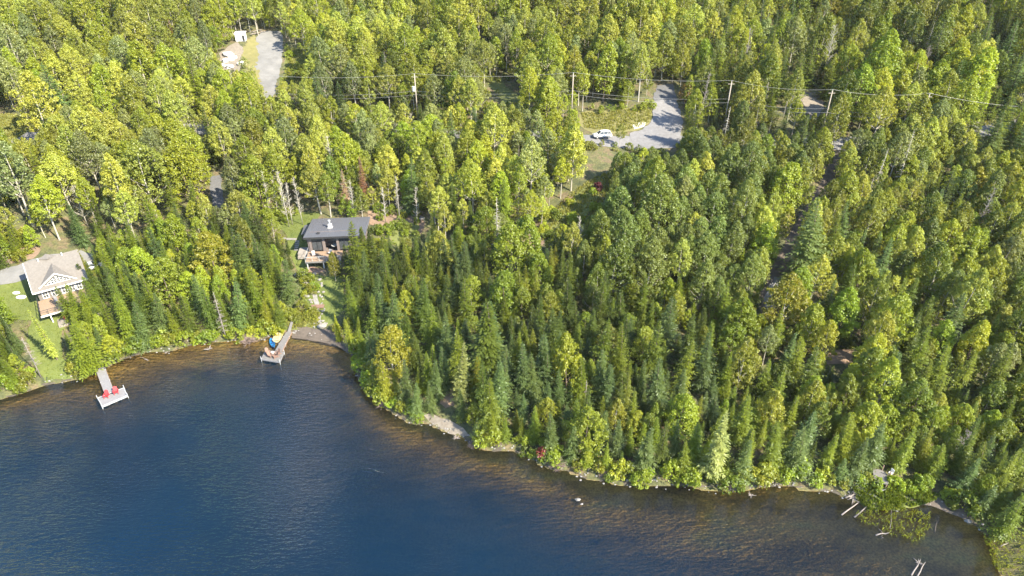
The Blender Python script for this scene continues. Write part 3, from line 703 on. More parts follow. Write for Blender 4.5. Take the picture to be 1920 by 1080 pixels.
# ---- younger growth closing the gaps nearer the lake
rsF.shuffle(order); cell2 = {}
for i in order:
    x, y = cand[i]; s = cs_[i]; z = ch_[i]
    if s < 1.5: continue
    px, py, d = project(x, y, z)
    if py < 470 or not -60 < px < 1980: continue
    h = rsF.uniform(3.6, 6.6); kind = pick([('fir_tree', 3), ('spruce_tree', 3), ('maple_tree', 2), ('cedar_tree', 2)], rsF)
    kk = (int(x//6), int(y//6)); ok = True
    for a in (-1, 0, 1):
        for b in (-1, 0, 1):
            for (qx, qy, qr) in cell.get((kk[0]+a, kk[1]+b), ()):
                if (qx-x)**2+(qy-y)**2 < (qr*.62+.45)**2: ok = False
    if not ok or in_clear(x, y): continue
    while blocks(x, y, z, h, 1) and h > 2.4: h *= .85
    if h <= 2.4: continue
    add_tree(kind, x, y, h, pick(TINTS[kind], rsF), rs=rsF, z=z); put(x, y, 1.1)
print('YOUNG total', len(TREES))
# ---- shrubs along banks and clearings
for i in range(len(SH)-8):
    a, b = Vector(SH[i]), Vector(SH[i+1]); L = (b-a).length
    if i < 2: continue
    d = (b-a).normalized(); nn = Vector((-d.y, d.x))
    for k in range(int(L/1.0)):
        q = a + d*(k+rsF.random())*1.0 + nn*rsF.uniform(-.1, 2.2)
        if in_clear(q.x, q.y): continue
        if rsF.random() < .97:
            hh = rsF.uniform(1.2, 3.0); z = h1(q.x, q.y)
            if not blocks(q.x, q.y, z, hh, 1): add_tree('shrub', q.x, q.y, hh, pick(TINTS['shrub'], rsF), rs=rsF)
for (x0, y0, x1, y1, n, tn) in [(1090,200,1225,212,16,'yellow-green'),(1665,903,1750,925,9,'bright green'),(1600,900,1640,912,6,'olive'),(535,90,575,160,14,'yellow-green'),
    (640,205,1060,222,46,'yellow-green'),(1560,205,1900,225,30,'yellow-green'),(565,520,592,600,10,'yellow-green'),(535,585,598,606,14,'olive'),(500,400,560,420,9,'bright green'),
    (1010,400,1060,450,10,'mid green'),(0,440,60,500,14,'olive'),(690,395,790,412,12,'olive'),(700,425,740,468,12,'mid green'),(745,415,785,455,9,'mid green'),(1020,360,1140,450,18,'bright green'),(536,90,576,160,10,'olive'),(900,110,985,190,20,'mid green'),(150,650,240,680,8,'yellow-green'),(860,740,900,800,6,'olive'),
    (1430,600,1450,625,5,'olive'),(1180,280,1240,300,8,'yellow-green'),(1090,270,1180,285,10,'olive'), (1540,640,1620,655,6,'dark green')]:
    for _ in range(n):
        g = ground_pt(rsF.uniform(x0, x1), rsF.uniform(y0, y1))
        if float(shore_s(np.array([g.x]), np.array([g.y]))[0]) < .4: continue
        add_tree('shrub', g.x, g.y, rsF.uniform(1.0, 2.3), tn, rs=rsF)

# ---- make them
def zone_words(px, py):
    rows = [(70, 'at the very top'), (150, 'above the power line'), (215, 'along the power line'), (280, 'beside the road'), (350, 'just below the road'), (430, 'on the middle slope'),
            (510, 'level with the modern house'), (590, 'below the modern house'), (670, 'level with the two docks'), (750, 'behind the shore trees'), (830, 'close to the lower shore'), (9999, 'on the lakeshore edge')]
    cols = [(90, 'far left'), (200, 'above the beige cottage'), (330, 'left of the gravel pad'), (450, 'between the two houses'), (560, 'under the gravel pad'), (700, 'above the dark roof'), (830, 'right of the dark roof'),
            (950, 'left of centre'), (1070, 'at centre'), (1190, 'under the white car'), (1310, 'under the road junction'), (1430, 'left of the forest drive'), (1560, 'by the forest drive'), (1700, 'right of the forest drive'), (1820, 'near the right edge'), (9999, 'at the right edge')]
    r_ = next(w_ for k, w_ in rows if py < k); c_ = next(w_ for k, w_ in cols if px < k)
    if py < 150: c_ = c_.replace('under the gravel pad', 'around the gravel pad').replace('under the white car', 'above the white car').replace('under the road junction', 'above the road junction').replace('above the beige cottage', 'left part').replace('above the dark roof', 'right of the gravel pad')
    if py >= 150 and py < 280: c_ = c_.replace('under the white car', 'around the white car').replace('under the road junction', 'at the road junction')
    if py > 470: c_ = c_.replace('left of the gravel pad', 'right of the beige cottage').replace('under the gravel pad', 'left of the dark roof').replace('above the beige cottage', 'beside the beige cottage')
    return r_, c_
CATN = {'spruce_tree': 'spruce', 'fir_tree': 'fir', 'cedar_tree': 'cedar', 'pine_tree': 'pine', 'aspen_tree': 'aspen', 'birch_tree': 'birch', 'maple_tree': 'maple', 'poplar_tree': 'poplar', 'shrub': 'shrub'}
def vary(c, t): 
    k = t['v']; q = t['vr']; return (c[0]*k*q, c[1]*k, c[2]*k/q, 1)
from collections import defaultdict
bykind = defaultdict(list); LAB = defaultdict(list)
for t in TREES:
    px, py, d = project(t['x'], t['y'], t['z']+t['h']*.6); t['px'], t['py'], t['d'] = px, py, d
    t['vis'] = -60 < px < 1980 and -60 < py < 1140
    bykind[t['kind']].append(t)
for kind, L in bykind.items():
    L.sort(key=lambda t: (t['label'] is None, not t['vis'], t['d']/t['h']))
    print('TREES', kind, len(L))
    for t in L[:300]:
        hh, rr, cm, tm, la, lt = SPEC[kind][t['i']]
        o = empty(kind, (t['x'], t['y'], t['z']-.05), t['rz'])
        tr = link(bpy.data.objects.new('stem' if kind == 'shrub' else 'trunk', tm), o); cr = link(bpy.data.objects.new('foliage' if kind == 'shrub' else 'crown', cm), o)
        lr = random.Random(int(t['x']*97+t['y']*31)); o.rotation_euler = (lr.gauss(0, .035), lr.gauss(0, .035), t['rz'])
        o.scale = (t['sr'], t['sr'], t['s']); cr.color = vary(TINT[t['tint']], t)
        cat = CATN[kind]
        if t['label']: tag(o, t['label'], cat)
        else:
            a, b = zone_words(t['px'], t['py'])
            if kind == 'shrub': sz = 'low' if t['h'] < 1.7 else ('bushy' if t['h'] < 2.3 else 'tall')
            else: sz = 'small' if t['h'] < 7 else ('medium' if t['h'] < 10.5 else ('tall' if t['h'] < 13.3 else 'very tall'))
            t['base'] = f"{sz} {t['tint']} {cat} {a}, {b}"; LAB[t['base']].append((t['px'], o)); tag(o, t['base'], cat, f"{cat} trees {a}, {b}" if kind != 'shrub' else f"shrubs {a}, {b}")
    rest = L[300:]
    if rest:
        VV, QQ, LV, CC, TV, TF = [], [], [], [], [], []; n0 = 0; m0 = 0
        for t in rest:
            _, _, _, _, la, lt = SPEC[kind][t['i']]; V, Q, vv = la
            ca, sa = math.cos(t['rz']), math.sin(t['rz']); Mx = np.array([[ca*t['sr'], -sa*t['sr'], 0], [sa*t['sr'], ca*t['sr'], 0], [0, 0, t['s']]]); off = np.array([t['x'], t['y'], t['z']-.05])
            VV.append(V@Mx.T+off); QQ.append(Q+n0); n0 += len(V); LV.append(vv); CC.append(np.tile(vary(TINT[t['tint']], t), (len(V), 1)))
            TV.append(lt[0]@Mx.T+off); TF.append(lt[1]+m0); m0 += len(lt[0])
        nm = CATN[kind]
        me = mesh_np(nm+'_forest', np.vstack(VV), np.vstack(QQ), M['leaf_mass'])
        at = me.attributes.new('leaf_var', 'FLOAT', 'POINT'); at.data.foreach_set('value', np.concatenate(LV).astype(np.float32))
        at = me.attributes.new('tree_colour', 'FLOAT_COLOR', 'POINT'); at.data.foreach_set('color', np.vstack(CC).astype(np.float32).ravel())
        # trunks ride in the same mass: one object, second material slot
        me2 = mesh_np('t', np.vstack(TV), np.vstack(TF), None)
        bm = bmesh.new(); bm.from_mesh(me2); bpy.data.meshes.remove(me2)
        tmesh = mesh_np(nm+'_forest_trunks', np.vstack(TV), np.vstack(TF), SPEC[kind][0][3].materials[0]); bm.free()
        o = link(bpy.data.objects.new(nm+('_thicket' if kind == 'shrub' else '_forest'), me)); tag(o, f"mass of {nm} {'growth' if kind=='shrub' else 'crowns'} covering the far hillside behind the nearer single trees", 'forest', kind='stuff')
        o2 = link(bpy.data.objects.new('trunks', tmesh), o); o2['kind'] = 'stuff'

ORD = ['leftmost', 'second', 'third', 'fourth', 'fifth', 'sixth', 'seventh', 'eighth', 'ninth']
for base, L in LAB.items():
    n = len(L)
    if n < 2: continue
    L.sort(key=lambda q: q[0])
    for k, (_, o) in enumerate(L):
        if k >= 9: o['label'] = base; continue
        wd_ = ORD[k] if k < n-1 or k == 0 else 'rightmost'
        o['label'] = (f"{wd_} {base}" if wd_ in ('leftmost', 'rightmost') else (f"middle {base}" if n == 3 else f"{wd_}-from-left {base}"))
#@@OBJECTS
HAZE = .00004
# ------------------------------------------------------------------ object materials
M['shingle'] = simple('shingles', (.15, .134, .118), (.105, .093, .082), 2.5, .9, bump=.2)
M['white_trim'] = simple('white_paint', (.60, .585, .55), (.54, .525, .50), 4, .6)
M['siding'] = simple('grey_siding', (.12, .11, .10), (.10, .09, .083), 1.5, .8, stretch=(.2, .2, 6))
M['glass'] = simple('window_glass', (.03, .035, .04), (.06, .065, .07), .6, .12)
M['dark_metal_roof'] = simple('dark_metal_roof', (.098, .10, .115), (.083, .085, .097), .5, .5, stretch=(6, .2, .2))
M['taupe'] = simple('taupe_cladding', (.15, .12, .11), (.12, .095, .088), 2, .8, stretch=(.3, .3, 5))
M['black'] = simple('black_metal', (.03, .03, .033), (.02, .02, .022), 4, .5)
M['deck_brown'] = simple('brown_decking', (.24, .155, .115), (.17, .11, .085), 2, .8, stretch=(.4, 5, 1))
M['deck_tan'] = simple('tan_decking', (.26, .18, .12), (.18, .125, .085), 2, .8, stretch=(.4, 5, 1))
M['deck_grey'] = simple('grey_decking', (.155, .145, .14), (.11, .104, .10), 2.2, .85)
M['deck_silver'] = simple('silver_decking', (.185, .18, .187), (.135, .13, .135), 2.2, .85)
M['concrete'] = simple('concrete', (.24, .21, .185), (.16, .145, .13), 1, .9)
M['red_paint'] = simple('red_paint', (.40, .035, .04), (.30, .028, .03), 4, .5)
M['cedar_wood'] = simple('cedar_wood', (.21, .125, .095), (.15, .09, .065), 4, .7)
M['blue_hull'] = simple('blue_hull', (.02, .17, .36), (.018, .14, .31), 3, .35)
M['dark_blue'] = simple('dark_blue_seat', (.008, .05, .16), (.006, .04, .13), 3, .6)
M['cream_hull'] = simple('cream_hull', (.40, .34, .20), (.35, .295, .17), 3, .45)
M['cream_dark'] = simple('tan_seats', (.40, .28, .15), (.32, .22, .12), 3, .6)
M['car_white'] = simple('white_car_paint', (.58, .58, .58), (.56, .56, .56), 3, .25)
M['car_silver'] = simple('silver_car_paint', (.50, .51, .53), (.47, .48, .50), 3, .3, metal=.3)
M['tyre'] = simple('rubber', (.02, .02, .02), (.015, .015, .015), 5, .9)
M['lamp_glass'] = simple('lamp_glass', (.5, .5, .5), (.4, .4, .4), 5, .15)
M['tail_red'] = simple('tail_lamp', (.4, .02, .02), (.3, .015, .015), 5, .3)
M['pole_wood'] = simple('pole_wood', (.30, .26, .21), (.20, .17, .14), 2, .85)
M['wire'] = simple('wire', (.30, .295, .28), (.27, .265, .25), 2, .5)
M['grey_steel'] = simple('grey_steel', (.36, .365, .37), (.32, .325, .33), 2, .4)
M['green_bin'] = simple('green_plastic', (.02, .20, .08), (.018, .17, .07), 3, .5)
M['tarp'] = simple('white_tarp', (.62, .62, .60), (.48, .48, .46), 1.5, .7)
M['reed'] = foliage_mat('reed')

def board_deck(mb, A, B, Cc, D, n, thick=.06, gap=.12):
    """n boards between edge A-B and edge D-C (A->D is the run)"""
    for k in range(n):
        t0, t1 = k/n, (k+1-gap)/n
        q = [A.lerp(D, t0), B.lerp(Cc, t0), B.lerp(Cc, t1), A.lerp(D, t1)]
        mb.prism(q, (0, 0, -thick))
    return mb
# ------------------------------------------------------------------ beige-roofed cottage on the left
ZE, ZR, ZD = 8.3, 11.6, 6.0
O = at_z(61.7, 551.7, ZE); Q = at_z(153, 526.7, ZE); ang = math.atan2(Q.y-O.y, Q.x-O.x); WR = (Q-O).length + 1.2
cot = empty('cottage', (O.x, O.y, 0), ang)
tag(cot, 'beige-shingled cottage with a white-trimmed triangular lake window at the left edge', 'house')
def L2(px, py, z, o=cot, a=None):
    a = ang if a is None else a
    p = at_z(px, py, z); d = p - Vector((o.location.x, o.location.y, 0)); c, s = math.cos(-a), math.sin(-a)
    return Vector((d.x*c-d.y*s, d.x*s+d.y*c, z))
DP_ = 7.0                                             # eave to ridge
m = MB()
m.prism([(-.0, 0, ZE), (WR, 0, ZE), (WR, DP_, ZR), (0, DP_, ZR)], (0, 0, .16)); m.prism([(0, DP_+.003, ZR), (WR, DP_+.003, ZR), (WR, DP_+4, ZE), (0, DP_+4, ZE)], (0, 0, .16))
# rear cross gable that breaks the ridge line
m.prism([(2.6, DP_-.2, ZR+.0), (4.0, DP_-.9, ZR+.02), (4.0, DP_+.9, ZR+.30), (2.9, DP_+.9, ZR-.3)], (0, 0, .17)); m.prism([(4.003, DP_-.9, ZR+.02), (5.4, DP_-.2, ZR+.0), (5.1, DP_+.9, ZR-.3), (4.003, DP_+.9, ZR+.30)], (0, 0, .17))
roof = m.build('roof', M['shingle'], cot)
m = MB(); m.box((WR/2, -.04, ZE+.02), (WR+.1, .08, .26)); m.box((-.05, DP_/2, (ZE+ZR)/2+.02), (.09, math.hypot(DP_, ZR-ZE), .26), rx=math.atan2(ZR-ZE, DP_)); m.build('eave_trim', M['white_trim'], cot)
for vx, vy in ((2.5, DP_-.5), (6.6, DP_-.5)):
    MB().tube([(vx, vy, ZR-.3), (vx, vy, ZR+.55)], .14, 8).build('roof_vent', M['grey_steel'], roof)
WF = 1.1; WL = .55; WRt = WR-.5
m = MB(); m.box(((WL+WRt)/2, (WF+DP_+3.4)/2, (3.6+ZE)/2), (WRt-WL, DP_+3.4-WF, ZE-3.6+.3)); m.prism([(WL, WF, ZE+.2), (WL, DP_+3.4, ZE+.2), (WL, DP_, ZR-.1)], (WRt-WL, 0, 0)); m.build('wall', M['siding'], cot)
# dormer gable with its gridded triangular window
a0 = L2(75, 537, 8.9); ap = L2(98.5, 513, 11.0); b0 = L2(134, 521, 8.9)
gx0, gx1 = 1.55, min(7.3, WRt); gxm = (gx0+gx1)/2; gy = .95; zb, zt = 8.75, 10.75
m = MB(); m.prism([(gx0, gy, zb), (gxm, gy, zt), (gxm, DP_-.6, zt)], (.001, 0, .12)); 
m = MB()
m.prism([(gx0-.35, gy-.35, zb-.1), (gxm, gy-.35, zt+.12), (gxm, 5.4, zt+.12), (gx0-.35, gy+.9, zb-.1)], (0, 0, .12)); m.prism([(gxm+.002, gy-.35, zt+.12), (gx1+.35, gy-.35, zb-.1), (gx1+.35, gy+.9, zb-.1), (gxm+.002, DP_-.3, zt+.12)], (0, 0, .12))
m.build('dormer_roof', M['shingle'], cot)
m = MB(); m.prism([(gx0, gy, zb), (gx1, gy, zb), (gxm, gy, zt)], (0, .12, 0)); dw = m.build('dormer_wall', M['siding'], cot)
m = MB()
for sx, xe in ((-1, gx0-.38), (1, gx1+.38)):
    m.prism([(xe, gy-.38, zb-.12), (gxm, gy-.38, zt+.12), (gxm, gy-.38, zt+.40), (xe-sx*-.0, gy-.38, zb+.14)], (0, .06, 0))
m.build('gable_trim', M['white_trim'], cot)
w_ = MB(); w_.prism([(gx0+.75, gy-.03, zb+.12), (gx1-.75, gy-.03, zb+.12), (gxm+.25, gy-.03, zt-.5), (gxm-.25, gy-.03, zt-.5)], (0, .06, 0)); win = w_.build('window', M['glass'], cot)
m = MB(); wd = gx1-gx0-1.5
for k in range(9):
    x = gx0+.75+wd*k/8; top = zb+.12+(zt-.62-zb)*max(0, 1-abs(x-gxm)/(wd/2)); m.box((x, gy-.06, (zb+.12+top)/2+.03), (.09 if k % 2 else .15, .05, max(.12, top-zb)), 0)
for k in range(5):
    z = zb+.15+k*.43; hw = (wd/2)*(1-(z-zb-.12)/(zt-.5-zb-.0)) ; m.box((gxm, gy-.062, z), (max(.5, 2*hw), .04, .07 if k else .16))
m.build('muntins', M['white_trim'], win)
for k, x in enumerate((1.75, 3.25, 5.0, 6.3, 7.5)):
    if x > WRt-.6: break
    wn = MB().box((x, WF-.02, 7.15), (.85, .06, 1.75)).build('window', M['glass'], cot)
    m = MB()
    for dx in (-.47, .47): m.box((x+dx, WF-.05, 7.15), (.13, .08, 2.0))
    for dz in (-.93, .93): m.box((x, WF-.053, 7.15+dz), (1.0, .08, .14))
    m.box((x, WF-.052, 7.0), (.05, .05, 1.7)); 
    for dz in (-.2, .15, .5): m.box((x, WF-.054, 7.15+dz), (.86, .05, .05))
    m.build('frame', M['white_trim'], wn)
MB().box((WL-.02, 4, 7.2), (.05, 1.1, 1.2)).build('window', M['glass'], cot)
dkf = L2(68, 596, ZD).y; dkl = .15; dkr = WRt
m = MB(); board_deck(m, Vector((dkl, dkf, ZD)), Vector((dkr, dkf, ZD)), Vector((dkr, WF-.02, ZD)), Vector((dkl, WF-.02, ZD)), 18); deck = m.build('deck', M['deck_tan'], cot)
m = MB(); m.box(((dkl+dkr)/2, dkf-.05, ZD-.14), (dkr-dkl+.1, .08, .30)); m.build('deck_trim', M['white_trim'], deck)
m = MB()
for k in range(8): m.box((dkl+.05+(dkr-dkl-.1)*k/7, dkf+.06, ZD+.5), (.07, .07, 1.0))
m.box(((dkl+dkr)/2, dkf+.06, ZD+1.02), (dkr-dkl, .09, .05))
for k in range(5): m.box((dkl+.04, dkf+.06+(WF-dkf-.1)*k/4, ZD+.5), (.07, .07, 1.0))
m.box((dkl+.04, (dkf+WF)/2, ZD+1.02), (.09, WF-dkf, .05)); m.build('railing', M['black'], cot)
for x in (dkl+1.4, dkr-2.4, dkr-.2): MB().box((x, dkf+.35, ZD-1.4), (.18, .18, 2.7)).build('post', M['white_trim'], cot)
m = MB(); m.box(((dkl+dkr)/2+1.3, dkf+.4, 3.75), (dkr-dkl-1.5, 4.2, .5)); m.build('patio_slab', M['concrete'], cot)
def cw(x, y, z):  # cottage-local to world
    return Vector((O.x + x*math.cos(ang)-y*math.sin(ang), O.y + x*math.sin(ang)+y*math.cos(ang), z))
# table-like lounger on the deck
p = cw(3.1, -1.0, ZD); t = empty('deck_bench', p, ang); tag(t, 'grey bench standing on the cottage deck below its windows', 'bench')
MB().box((0, 0, .42), (.55, 1.5, .08)).build('seat', M['deck_silver'], t); MB().box((0, .7, .7), (.55, .07, .6)).build('backrest', M['deck_silver'], t)
for sx in (-1, 1):
    for sy in (-1, 1): MB().box((sx*.22, sy*.65, .19), (.06, .06, .38)).build('leg', M['deck_silver'], t)
p = cw(3.6, dkf+.2, 4.0); t = empty('red_barrel', p); tag(t, 'small red drum standing under the cottage deck', 'barrel')
MB().tube([(0,0,0),(0,0,.1),(0,0,.45),(0,0,.8),(0,0,.88)], [.3,.34,.36,.34,.3], 14).build('drum', M['red_paint'], t, True); MB().tube([(0,0,.88),(0,0,.93)], .31, 14).build('lid', M['black'], t)
g = ground_pt(154, 512); t = empty('wheelie_bin', g, ang); tag(t, 'green wheeled bin beside the right wall of the cottage', 'bin')
MB().loft([[(-.25*s,-.3*s,z),(.25*s,-.3*s,z),(.25*s,.3*s,z),(-.25*s,.3*s,z)] for z, s in ((.08,.8),(1.0,1.1))]).build('body', M['green_bin'], t); MB().box((0,.02,1.06), (.62,.74,.08)).build('lid', M['green_bin'], t)
for s in (-1, 1): MB().tube([(s*.26,.3,.12),(s*.34,.3,.12)], .12, 10).build('wheel', M['tyre'], t)
for px, py, sx, nm_ in ((31, 550, .62, 'round white tank lid on the cottage lawn, nearer the drive'), (40, 558, .85, 'long white tank lid on the cottage lawn, nearer the house')):
    g = ground_pt(px, py); t = MB().tube([(0,0,0),(0,0,.12),(0,0,.2)], [sx, sx, sx*.9], 16).build('tank_lid', M['tarp']); t.location = g+Vector((0,0,.05)); t.scale = (1.15, .7, 1); tag(t, nm_, 'lid')

# ------------------------------------------------------------------ dark-roofed modern house
mang = R(5); MO = Vector((-43.6, 127.5, 0)); mh = empty('modern_house', MO, mang)
tag(mh, 'modern house with a dark grey single-pitch metal roof and lake deck', 'house')
def mw(x, y, z):
    return Vector((MO.x + x*math.cos(mang)-y*math.sin(mang), MO.y + x*math.sin(mang)+y*math.cos(mang), z))
RW, RD = 12.9, 11.2; zF, zB = 10.3, 9.0
m = MB(); m.prism([(-.5, -.9, zF), (RW-.5, -.9, zF), (RW-.5, RD-.9, zB), (-.5, RD-.9, zB)], (0, 0, .14)); roof = m.build('roof', M['dark_metal_roof'], mh)
m = MB()
for k in range(1, 32):
    x = -.5+RW*k/32; m.prism([(x-.02, -.9, zF+.14), (x+.02, -.9, zF+.14), (x+.02, RD-.9, zB+.14), (x-.02, RD-.9, zB+.14)], (0, 0, .05))
m.build('seams', M['dark_metal_roof'], roof)
m = MB(); m.box((RW/2-.5, -.93, zF-.08), (RW+.08, .08, .42)); m.box((-.54, RD/2-.9, (zF+zB)/2-.05), (.08, math.hypot(RD, zF-zB), .40), rx=-math.atan2(zF-zB, RD)); m.build('fascia', M['black'], roof)
slope = (zF-zB)/RD
def rz_(y): return zF - slope*(y+.9) + .14
cx, cy = 4.3, 4.6
ch = MB().box((cx, cy, rz_(cy)+.35), (.75, .7, .9)).build('chimney', M['white_trim'], mh)
MB().tube([(cx-.05, cy+.05, rz_(cy)+.8), (cx-.05, cy+.05, rz_(cy)+1.5)], .16, 10).build('flue', M['grey_steel'], ch); MB().tube([(cx-.05, cy+.05, rz_(cy)+1.5), (cx-.05, cy+.05, rz_(cy)+1.72)], .28, 10).build('cap', M['grey_steel'], ch)
MB().box((cx, cy-.2, rz_(cy)+.02), (1.1, 1.0, .08)).build('flashing', M['white_trim'], ch)
MB().box((2.3, 1.0, rz_(1.0)+.14), (.55, .5, .35)).build('roof_vent', M['black'], mh)
m = MB(); W2, D2 = 12.0, 10.0
m.prism([(0, 0, 6.2), (0, D2, 6.2), (0, D2, rz_(D2)-.20), (0, 0, rz_(0)-.20)], (.3, 0, 0)); m.prism([(W2-.3, 0, 6.2), (W2-.3, D2, 6.2), (W2-.3, D2, rz_(D2)-.20), (W2-.3, 0, rz_(0)-.20)], (.3, 0, 0))
m.box((W2/2, D2-.15, 7.5), (W2-.6, .3, 2.8)); m.box((W2/2, 2.2, 8.4), (W2-.6, .2, 3.4)); m.box((W2/2, D2/2+.0, 5.2), (W2, D2, 2.0))
m.box((W2/2, .12, rz_(0)-.46), (W2-.61, .24, .5)); m.build('wall', M['taupe'], mh)
for x, wd in ((.55, .5), (3.35, .55), (6.3, .5), (9.0, .5), (11.5, .4)): MB().box((x, .02, 8.2), (wd, .34, 3.3)).build('pier', M['taupe'], mh)
for (x0, x1, yb) in ((.8, 3.07, .1), (6.55, 8.75, .1), (9.25, 11.3, .1)):
    gl_ = MB().box(((x0+x1)/2, yb, 8.1), (x1-x0, .05, 2.9)).build('window', M['glass'], mh)
    m = MB(); m.box(((x0+x1)/2, yb-.05, 8.95), (x1-x0, .08, .14)); m.box(((x0+x1)/2, yb-.05, 6.75), (x1-x0, .08, .10))
    for k in (0, .5, 1): m.box((x0+.04+(x1-x0-.08)*k, yb-.052, 8.1), (.08, .08, 2.9))
    m.build('frame', M['black'], gl_)
MB().box(((3.6+6.05)/2, 2.06, 8.0), (2.2, .06, 2.6)).build('door', M['glass'], mh)
MB().box(((1.8), .03, 8.96), (2.2, .03, .09)).build('transom', M['white_trim'], mh)
m = MB(); board_deck(m, Vector((-.1, -4.4, 6.6)), Vector((7.2, -4.4, 6.6)), Vector((7.2, -.16, 6.6)), Vector((-.1, -.16, 6.6)), 24); dk = m.build('deck', M['deck_tan'], mh)
m = MB(); m.box((3.55, -4.44, 6.42), (7.4, .08, .34)); m.box((-.15, -2.3, 6.42), (.08, 4.2, .34)); m.build('deck_trim', M['deck_grey'], dk)
m = MB()
for k in range(6): m.box((-.08+7.2*k/5, -4.34, 7.1), (.07, .07, 1.05))
m.box((3.5, -4.34, 7.62), (7.3, .08, .05)); m.box((-.08, -2.4, 7.62), (.06, 4.0, .05)); rl = m.build('railing', M['grey_steel'], mh)
for x in (.15, 3.5, 6.9): MB().box((x, -4.1, 5.4), (.2, .2, 2.1)).build('post', M['grey_steel'], mh)
m = MB(); board_deck(m, Vector((.2, -5.2, 4.55)), Vector((11.5, -5.2, 4.55)), Vector((11.5, -.4, 4.55)), Vector((.2, -.4, 4.55)), 26, .5); m.build('lower_deck', M['deck_brown'], mh)
m = MB(); m.prism([(-2.3, 5.0, 8.0), (-.56, 5.0, 8.35), (-.56, 9.3, 8.35), (-2.3, 9.3, 8.0)], (0, 0, .12)); m.build('side_canopy', M['dark_metal_roof'], mh)
for y in (5.2, 9.0): MB().box((-2.15, y, 7.0), (.14, .14, 2.1)).build('post', M['black'], mh)
m = MB(); m.box((-1.25, .9, 5.9), (2.3, 2.6, 1.0)); m.box((-1.25, -.7, 5.6), (2.3, .5, .6)); m.build('side_landing', M['concrete'], mh)
# deck furniture
def lounge_chair(loc, rz, fm, sm, label):
    t = empty('deck_chair', loc, rz); tag(t, label, 'chair')
    MB().box((0, -.02, .4), (.6, .6, .12)).build('seat', sm, t); MB().box((0, .3, .72), (.6, .12, .6), rx=R(-12)).build('backrest', sm, t)
    for s in (-1, 1):
        MB().box((s*.34, 0, .56), (.08, .62, .06)).build('armrest', fm, t)
        for y in (-.26, .26): MB().box((s*.3, y, .18), (.05, .05, .36)).build('leg', fm, t)
lounge_chair(mw(1.3, -2.0, 6.6), R(20), M['cedar_wood'], M['white_trim'], 'white cushioned chair on the upper deck of the modern house, nearest its left window')
lounge_chair(mw(4.6, -1.6, 6.6), R(-30), M['cedar_wood'], M['grey_steel'], 'grey chair under the porch of the modern house')
t = empty('patio_table', mw(5.3, 1.0, 6.6)); tag(t, 'dark glass-topped table in the shaded porch of the modern house', 'table')
MB().tube([(0,0,.72),(0,0,.77)], .65, 20).build('tabletop', M['grey_steel'], t); MB().tube([(0,0,0),(0,0,.72)], .06, 8).build('pedestal', M['black'], t); MB().tube([(0,0,0),(0,0,.05)], .32, 12).build('base', M['black'], t)

# pavers and garden brook
n_ = 0
for (px, py, sx, sy) in [(531,448,1.1,.7),(538,449,1.1,.7),(545,449,1.1,.7),(552,449,1.0,.7),(557.5,453,.9,.5),(557,457,.9,.5),(556.5,461,.9,.5),(556,465,.9,.5),(555.5,469,.9,.5)]:
    g = ground_pt(px, py); o = MB().box((0,0,0), (sx, sy, .16)).build('paver', M['rock_pale'], bevel=.03); o.location = g+Vector((0,0,.1)); o.rotation_euler.z = rsF.uniform(-.1, .1)
    lab = (('leftmost', 'second', 'third', 'rightmost')[n_]+' pale square paver in the row leading left from the modern house') if n_ < 4 else (('topmost', 'second', 'middle', 'fourth', 'lowest')[n_-4]+' narrow pale step paver in the flight left of the modern house')
    tag(o, lab, 'paver', 'pavers in the row' if n_ < 4 else 'step pavers'); n_ += 1
brook = [(568,508),(575,518),(583,530),(588,545),(591,558),(594,570),(596,585),(597,600),(600,614)]
patch('brook', strip(brook, .95), M['rock'], .11, step=.6, jit=.12, grid=.8)
k = 0
BW = world_poly(brook)
for i in range(len(BW)-1):
    for j in range(7):
        q = BW[i].lerp(BW[i+1], rsF.random()); s = rsF.choice((-1, 1)); d = BW[i+1]-BW[i]; d.z = 0; d.normalize()
        q = q + Vector((-d.y, d.x, 0))*s*rsF.uniform(.65, 1.4 if i > 3 else 2.0); sz = rsF.uniform(.22, .5)*(1.2 if i < 4 else .8)
        o = MB().blob((0,0,0), (sz, sz*rsF.uniform(.6, .9), sz*.6), seed=k, sub=1).build('boulder', M['rock_pale'] if rsF.random() < .7 else M['rock']); o.location = (q.x, q.y, h1(q.x, q.y)+.12); o.rotation_euler.z = rsF.uniform(0, 3)
        part = ('beside the upper brook under the modern house', 'along the middle of the garden brook', 'along the brook below the footbridge')[0 if i < 3 else 1 if i < 6 else 2]
        szw = 'small' if sz < .32 else 'middling' if sz < .42 else 'large'; sw = 'right' if s < 0 else 'left'
        tag(o, f"{szw} pale boulder on the {sw} side, {part}", 'boulder', f"{szw} boulders on the {sw} {part}"); k += 1
for px, py, sz, lab in ((524,402,1.3,'big grey boulder at the edge of the lawn behind the modern house'), (604,612,.9,'flat pale stone slab at the foot of the garden brook by the bay'), (1083,942,.42,'small white-topped rock breaking the water off the lower shore'),
        (1090,951,.25,'tiny pale rock in the shallows beside a larger one'), (1815,978,.5,'pale rock on the dark mud bank at lower right'), (790,410,.9,'grey rock on the dirt yard right of the dark roof'), (783,405,.7,'pale rock at the back of the dirt yard right of the dark roof')):
    g = ground_pt(px, py); g.z = max(g.z, -.12); o = MB().blob((0,0,0), (sz, sz*.7, sz*.5), seed=int(px), sub=2).build('boulder', M['rock_pale']); o.location = g+Vector((0,0,.1)); tag(o, lab, 'rock')
g = ground_pt(596, 577); t = empty('footbridge', g+Vector((0,0,.25)), R(4)); tag(t, 'small plank footbridge over the garden brook', 'bridge')
m = MB(); board_deck(m, Vector((-1.3,-.5,.2)), Vector((-1.3,.5,.2)), Vector((1.3,.5,.2)), Vector((1.3,-.5,.2)), 12); m.build('planks', M['cedar_wood'], t)
